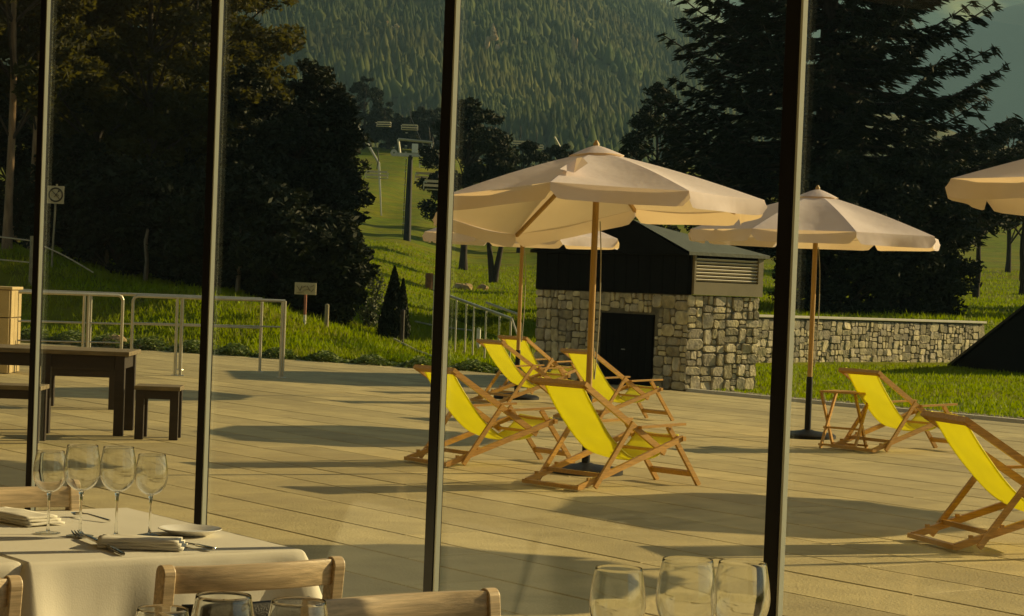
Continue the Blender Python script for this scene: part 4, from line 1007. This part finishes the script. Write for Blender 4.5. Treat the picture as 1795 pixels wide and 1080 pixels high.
Y2 = 96; X2 = px_X(1786, Y2); z2 = terr1(X2, Y2); l2 = thing('lift_pylon', 'second lift pylon with pale bracket at the right edge', 'pylon', (X2, Y2, z2), 0, 'ski lift pylons')
H2 = zat(1786, 362, Y2) - z2
MB().tube([(0, 0, -.2), (0, 0, H2)], [.16, .12], 10).build('mast', DARKM, l2, smooth=True)
MB().tube([(-.2, -.05, H2), (-.18, -.05, H2 - .8)], .05, 6).build('bracket_arm', STEEL, l2); MB().tube([(-.25, -.05, H2), (.6, -.05, H2)], .05, 6).build('cross_arm', STEEL, l2)
p, q = atY(613, 198, 140), atY(664, 287, 140)
t = thing('stay_pole', 'long pale slanting lift pole left of the dark pylon', 'pole', (q.x, q.y, 0)); MB().tube([p - t.location, q - t.location, Vector((q.x, q.y, terr1(q.x, q.y))) - t.location + Vector((.3, 0, -.1))], [.09, .09, .05], 7).build('pole', STEEL, t)
p, q = atY(972, 240, 150), atY(990, 272, 150); t = thing('stay_pole', 'short pale slanting lift pole beside the large parasol top', 'pole', (q.x, q.y, 0)); MB().tube([p - t.location, q - t.location, Vector((q.x + .4, q.y, terr1(q.x, q.y))) - t.location], [.07, .07, .05], 6).build('pole', STEEL, t)
def lift_chair(label, px, py, Y, rz, mtl):
    q = atY(px, py, Y); t = thing('lift_chair', label, 'lift chair', q, rz, 'hanging chairs of the ski lift')
    MB().tube([(0, 0, 1.7), (.08, 0, 1.1), (0, 0, .55)], .03, 6).build('hanger', DARKM, t)
    for i in range(3): MB().box((0, -.12 - i * .13, 0), (1.25, .11, .04)).build('seat_slat', mtl, t)
    for i in range(2): MB().box((0, .02, .2 + i * .2), (1.25, .03, .12)).build('back_slat', mtl, t)
    MB().tube([(-.66, -.45, .3), (-.66, .0, .35), (-.66, .02, 0)], .025, 6).build('side_frame', STEEL, t); MB().tube([(.66, -.45, .3), (.66, .0, .35), (.66, .02, 0)], .025, 6).build('side_frame', STEEL, t)
    return t
lcs = [(750, 276, 122, 'lift chair hanging closest to the pylon head, upper one'), (756, 295, 116, 'lift chair second below the pylon head beside the middle mullion'), (749, 318, 108, 'pale lift chair third below the pylon head'), (766, 333, 100, 'lowest lift chair touching the middle mullion'), (660, 313, 125, 'dark lift chair over the bright lawn left of the pylon'), (718, 228, 170, 'small lift chair above the pylon head'), (673, 222, 190, 'small pale lift chair above the slanting pole')]
l0 = None
for px, py, Y, lb in lcs:
    if l0 is None: l0 = lift_chair(lb, px, py, Y, R(8), SIGNP)
    else: dup(l0, lb, atY(px, py, Y), R(random.uniform(-20, 25)))
for px, py, Y in ((829, 252, 178), (911, 256, 182), (939, 262, 186)):
    dup(l0, {829: 'far lift chair in front of the round dark tree', 911: 'far lift chair left of the short slanting pole, first', 939: 'far lift chair nearest the short slanting pole'}[px], atY(px, py, Y), R(10))
cab = MB(); top = Vector((Xp + .85, Yp, zp + Hp + .3))
cab.tube([atY(752, 258, 122), atY(775, 310, 100), atY(800, 380, 80)], .02, 5); cab.tube([top, atY(720, 205, 170), atY(716, 190, 260)], .02, 5)
tag(cab.build('lift_cable', DARKM), 'thin dark lift cable running from the pylon up the hill', 'cable')

# ------------------------------------------------------------------ slope furniture
def ground_pt(px, py, Y0=36, Y1=130):
    v = ray(px, py); s = Y0
    while s < Y1:
        p = CAMP + v * (s / v.y)
        if p.z <= terr1(p.x, p.y): break
        s += .1
    return Vector((p.x, p.y, terr1(p.x, p.y)))
# prohibition sign
g = ground_pt(90, 470, 43, 50); k = g.y / FPX
t = thing('prohibition_sign', 'square cream sign with a crossed out circle on a thin post', 'sign', g, R(4))
hz = 505 + .0385 * (97 - 897); zc = (hz - 342) * k + 1.45 - g.z
MB().tube([(0, 0, -.1), (.06, 0, zc + 19 * k)], .022, 8).build('post', POSTW, t, smooth=True)
cx = .05
MB().box((cx, -.035, zc), (29 * k, .02, 31 * k)).build('board', SIGNP, t, bevel=.003)
ring = MB(); rr = 11.5 * k; pts = [(cx + rr * math.cos(i * math.pi / 16), -.048, zc + rr * math.sin(i * math.pi / 16)) for i in range(33)]; ring.tube(pts, .018, 6, False); ring.build('ring', SIGND, t)
MB().beam((cx - rr * .68, -.05, zc + rr * .72), (cx + rr * .68, -.05, zc - rr * .72), .01, .032, up=(0, 1, 0)).build('slash', SIGND, t)
pg = MB(); pg.beam((cx + .05, -.049, zc + .06), (cx - .03, -.049, zc - .05), .008, .035, up=(0, 1, 0)); pg.beam((cx + .07, -.049, zc - .02), (cx + .02, -.049, zc + .01), .008, .03, up=(0, 1, 0)); pg.lathe([(.0005, 0), (.022, 0)], 10, (cx + .065, -.049, zc + .085), Matrix.Rotation(R(90), 3, 'X')); pg.build('pictogram', SIGND, t)
# small board sign
g = atY(533, 590, 43.5); g = Vector((g.x, g.y, terr1(g.x, g.y))); k = g.y / FPX; hz = 505 + .0385 * (533 - 897); zc = (hz - 506) * k + 1.45 - g.z
t = thing('notice_sign', 'small weathered notice board on a red and white post in front of dark conifers', 'sign', g, R(-4))
MB().tube([(0, 0, -.05), (0, 0, .22)], .03, 8).build('post_foot', WHITEP, t); MB().tube([(0, 0, .22), (0, 0, zc)], .03, 8).build('post', REDP, t)
MB().box((0, -.04, zc), (38 * k, .025, 21 * k)).build('board', SIGNP, t, bevel=.003)
wr = MB()
for (x0, z0, x1, z1) in ((-15, 5, -9, -4), (-9, -4, -6, 5), (-5, 2, 1, 5), (-4, -3, 6, -1), (3, 5, 9, -4), (9, 3, 15, 6), (10, -6, 15, 0), (-15, -7, -2, -6)): wr.beam((x0 * k, -.055, zc + z0 * k), (x1 * k, -.055, zc + z1 * k), .006, 3.6 * k, up=(0, 1, 0))
wr.build('worn_markings', SIGND, t)
# wooden post with ropes
g = ground_pt(56, 500, 43, 52); k = g.y / FPX; hz = 505 + .0385 * (56 - 897); zt = (hz - 414) * k + 1.45 - g.z
t = thing('wooden_post', 'thick weathered wooden fence post at the upper left with ropes', 'post', g)
MB().tube([(0, 0, -.2), (.01, 0, zt * .5), (0, 0, zt)], [.085, .08, .078], 10).build('post', POSTW, t, smooth=True)
for (zz, zl) in ((zt - .1, .28), (zt - .58, .18)):
    MB().tube(spline([(-3.2, .2, zz + zl * 1.3), (-1.5, .1, zz + zl * .45), (-.08, 0, zz)], 8), .016, 6).build('rope', ROPE, t)
MB().tube(spline([(.08, 0, zt - .15), (.7, .1, zt - .42), (1.3, .2, zt - .75)], 8), .016, 6).build('rope', ROPE, t)
# marker posts
for px, py, h, mtl, lb in ((572, 576, .5, POSTW, 'slim grey post at the foot of the dark conifers'), (838, 612, .45, WHITEP, 'short white post on the lawn right of the middle mullion'), (704, 606, .75, DKWOOD, 'dark wooden post right of the dwarf conifer')):
    g = ground_pt(px, py, 37, 60); t = thing('marker_post', lb, 'post', g); MB().tube([(0, 0, -.1), (0, 0, h)], .045, 8).build('post', mtl, t, smooth=True); MB().lathe([(.0005, h + .02), (.04, h + .005), (.046, h - .02)], 8).build('post_top', mtl, t)
# rope edging on lawn
pa, pb = ground_pt(690, 602, 37, 60), ground_pt(775, 640, 37, 60); t = thing('lawn_edging', 'pale low rope line on the lawn left of the stair railing', 'rope', pa)
MB().tube([(0, 0, .10), ((pb - pa) / 2) + Vector((0, 0, .06)), (pb - pa) + Vector((0, 0, .1))], .022, 6).build('rope', ROPE, t)
pa, pb = ground_pt(728, 572, 38, 70), ground_pt(826, 588, 38, 70); t = thing('lawn_edging', 'pale low rope line on the lawn behind the stair railing', 'rope', pa)
MB().tube([(0, 0, .12), ((pb - pa) / 2) + Vector((0, 0, .08)), (pb - pa) + Vector((0, 0, .12))], .022, 6).build('rope', ROPE, t)
# rusty stump thing and stones on the lawn
g = ground_pt(752, 508, 50, 110); t = thing('rusty_drum', 'rust coloured upright drum on the lawn left of the middle mullion', 'drum', g); k = g.y / FPX
MB().lathe([(.0005, 29 * k), (6 * k, 29 * k), (7 * k, 27 * k), (7 * k, 0), (.0005, 0)], 16).build('barrel', ORANGE, t, smooth=True); MB().box((8 * k, -.02, 13 * k), (2 * k, .06, 26 * k)).build('side_strip', WHITEP, t)
for px, py, w, h, lb in ((812, 508, .5, .28, 'brownish rocks on the lawn left of the forked tree'), (832, 508, .4, .25, 'pale rocks on the lawn nearest the forked tree'), (192, 606, .35, .22, 'pale rock on the sandy path behind the railing')):
    g = ground_pt(px, py, 37, 110); t = thing('boulder', lb, 'rock', g, 0)
    for kq in range(3):
        bm = bmesh.new(); bmesh.ops.create_icosphere(bm, subdivisions=2, radius=1); ox = random.uniform(-w, w)
        for v in bm.verts: q = 1 + random.uniform(-.2, .2); v.co = Vector((v.co.x * w * .5 * q + ox, v.co.y * w * .4 * q, v.co.z * h * .6 * q + h * .3))
        me = bpy.data.meshes.new('rock'); bm.to_mesh(me); bm.free(); me.materials.append(ROCK); oo = bpy.data.objects.new('rock', me); COL.objects.link(oo); oo.parent = t
# stair balustrade
pA = Vector((px_X(757, 44), 44, 0)); pA.z = zat(757, 509, 44); pB = Vector((px_X(895, 38.3), 38.3, 0)); pB.z = zat(895, 559, 38.3)
g = Vector((pB.x, pB.y, 0)); t = thing('stair_railing', 'steel stair railing with dark glass panels sloping beside the garden building', 'railing', g)
MB().tube([pA - g, pB - g], .03, 8).build('handrail', STEEL, t, smooth=True); MB().tube([pA.lerp(pB, .66) - g + Vector((.05, .9, .10)), pB - g + Vector((.1, .9, .08))], .025, 8).build('rear_handrail', STEEL, t, smooth=True)
for f in (0., .16, .32, .45, .55, .70, .86, .99):
    p = pA.lerp(pB, f); gz = terr1(p.x, p.y); MB().tube([Vector((p.x, p.y, gz - .1)) - g, p - g], .018, 7).build('post', STEEL, t)
fs_ = (0., .16, .32, .45, .55, .70, .86, .99)
for i in range(7):
    a_, b_ = pA.lerp(pB, fs_[i] + .008), pA.lerp(pB, fs_[i + 1] - .008); 
    MB().add([a_ - g + Vector((0, 0, -.05)), b_ - g + Vector((0, 0, -.05)), b_ - g + Vector((0, 0, -.42)), a_ - g + Vector((0, 0, -.42))], [(0, 1, 2, 3)]).build('glass_panel', SGLASS, t, solid=.012)
MB().tube([pB - g, Vector((.25, -.3, .25))], .02, 7).build('brace', STEEL, t)

# ------------------------------------------------------------------ haze
hb = MB().box((100, 2150, 548), (5600, 4900, 1102)).build('haze', None or BLACK); hb.data.materials.clear()
m = bpy.data.materials.new('haze_air'); m.use_nodes = True; t_ = m.node_tree; t_.nodes.clear()
pv = t_.nodes.new('ShaderNodeVolumePrincipled'); pv.inputs['Color'].default_value = (.42, .76, 1.0, 1); pv.inputs['Density'].default_value = .00017; pv.inputs['Anisotropy'].default_value = 0.0
ou = t_.nodes.new('ShaderNodeOutputMaterial'); t_.links.new(pv.outputs[0], ou.inputs['Volume']); hb.data.materials.append(m)
tag(hb, 'pale mountain air veiling the distant slopes', 'haze', kind='stuff')
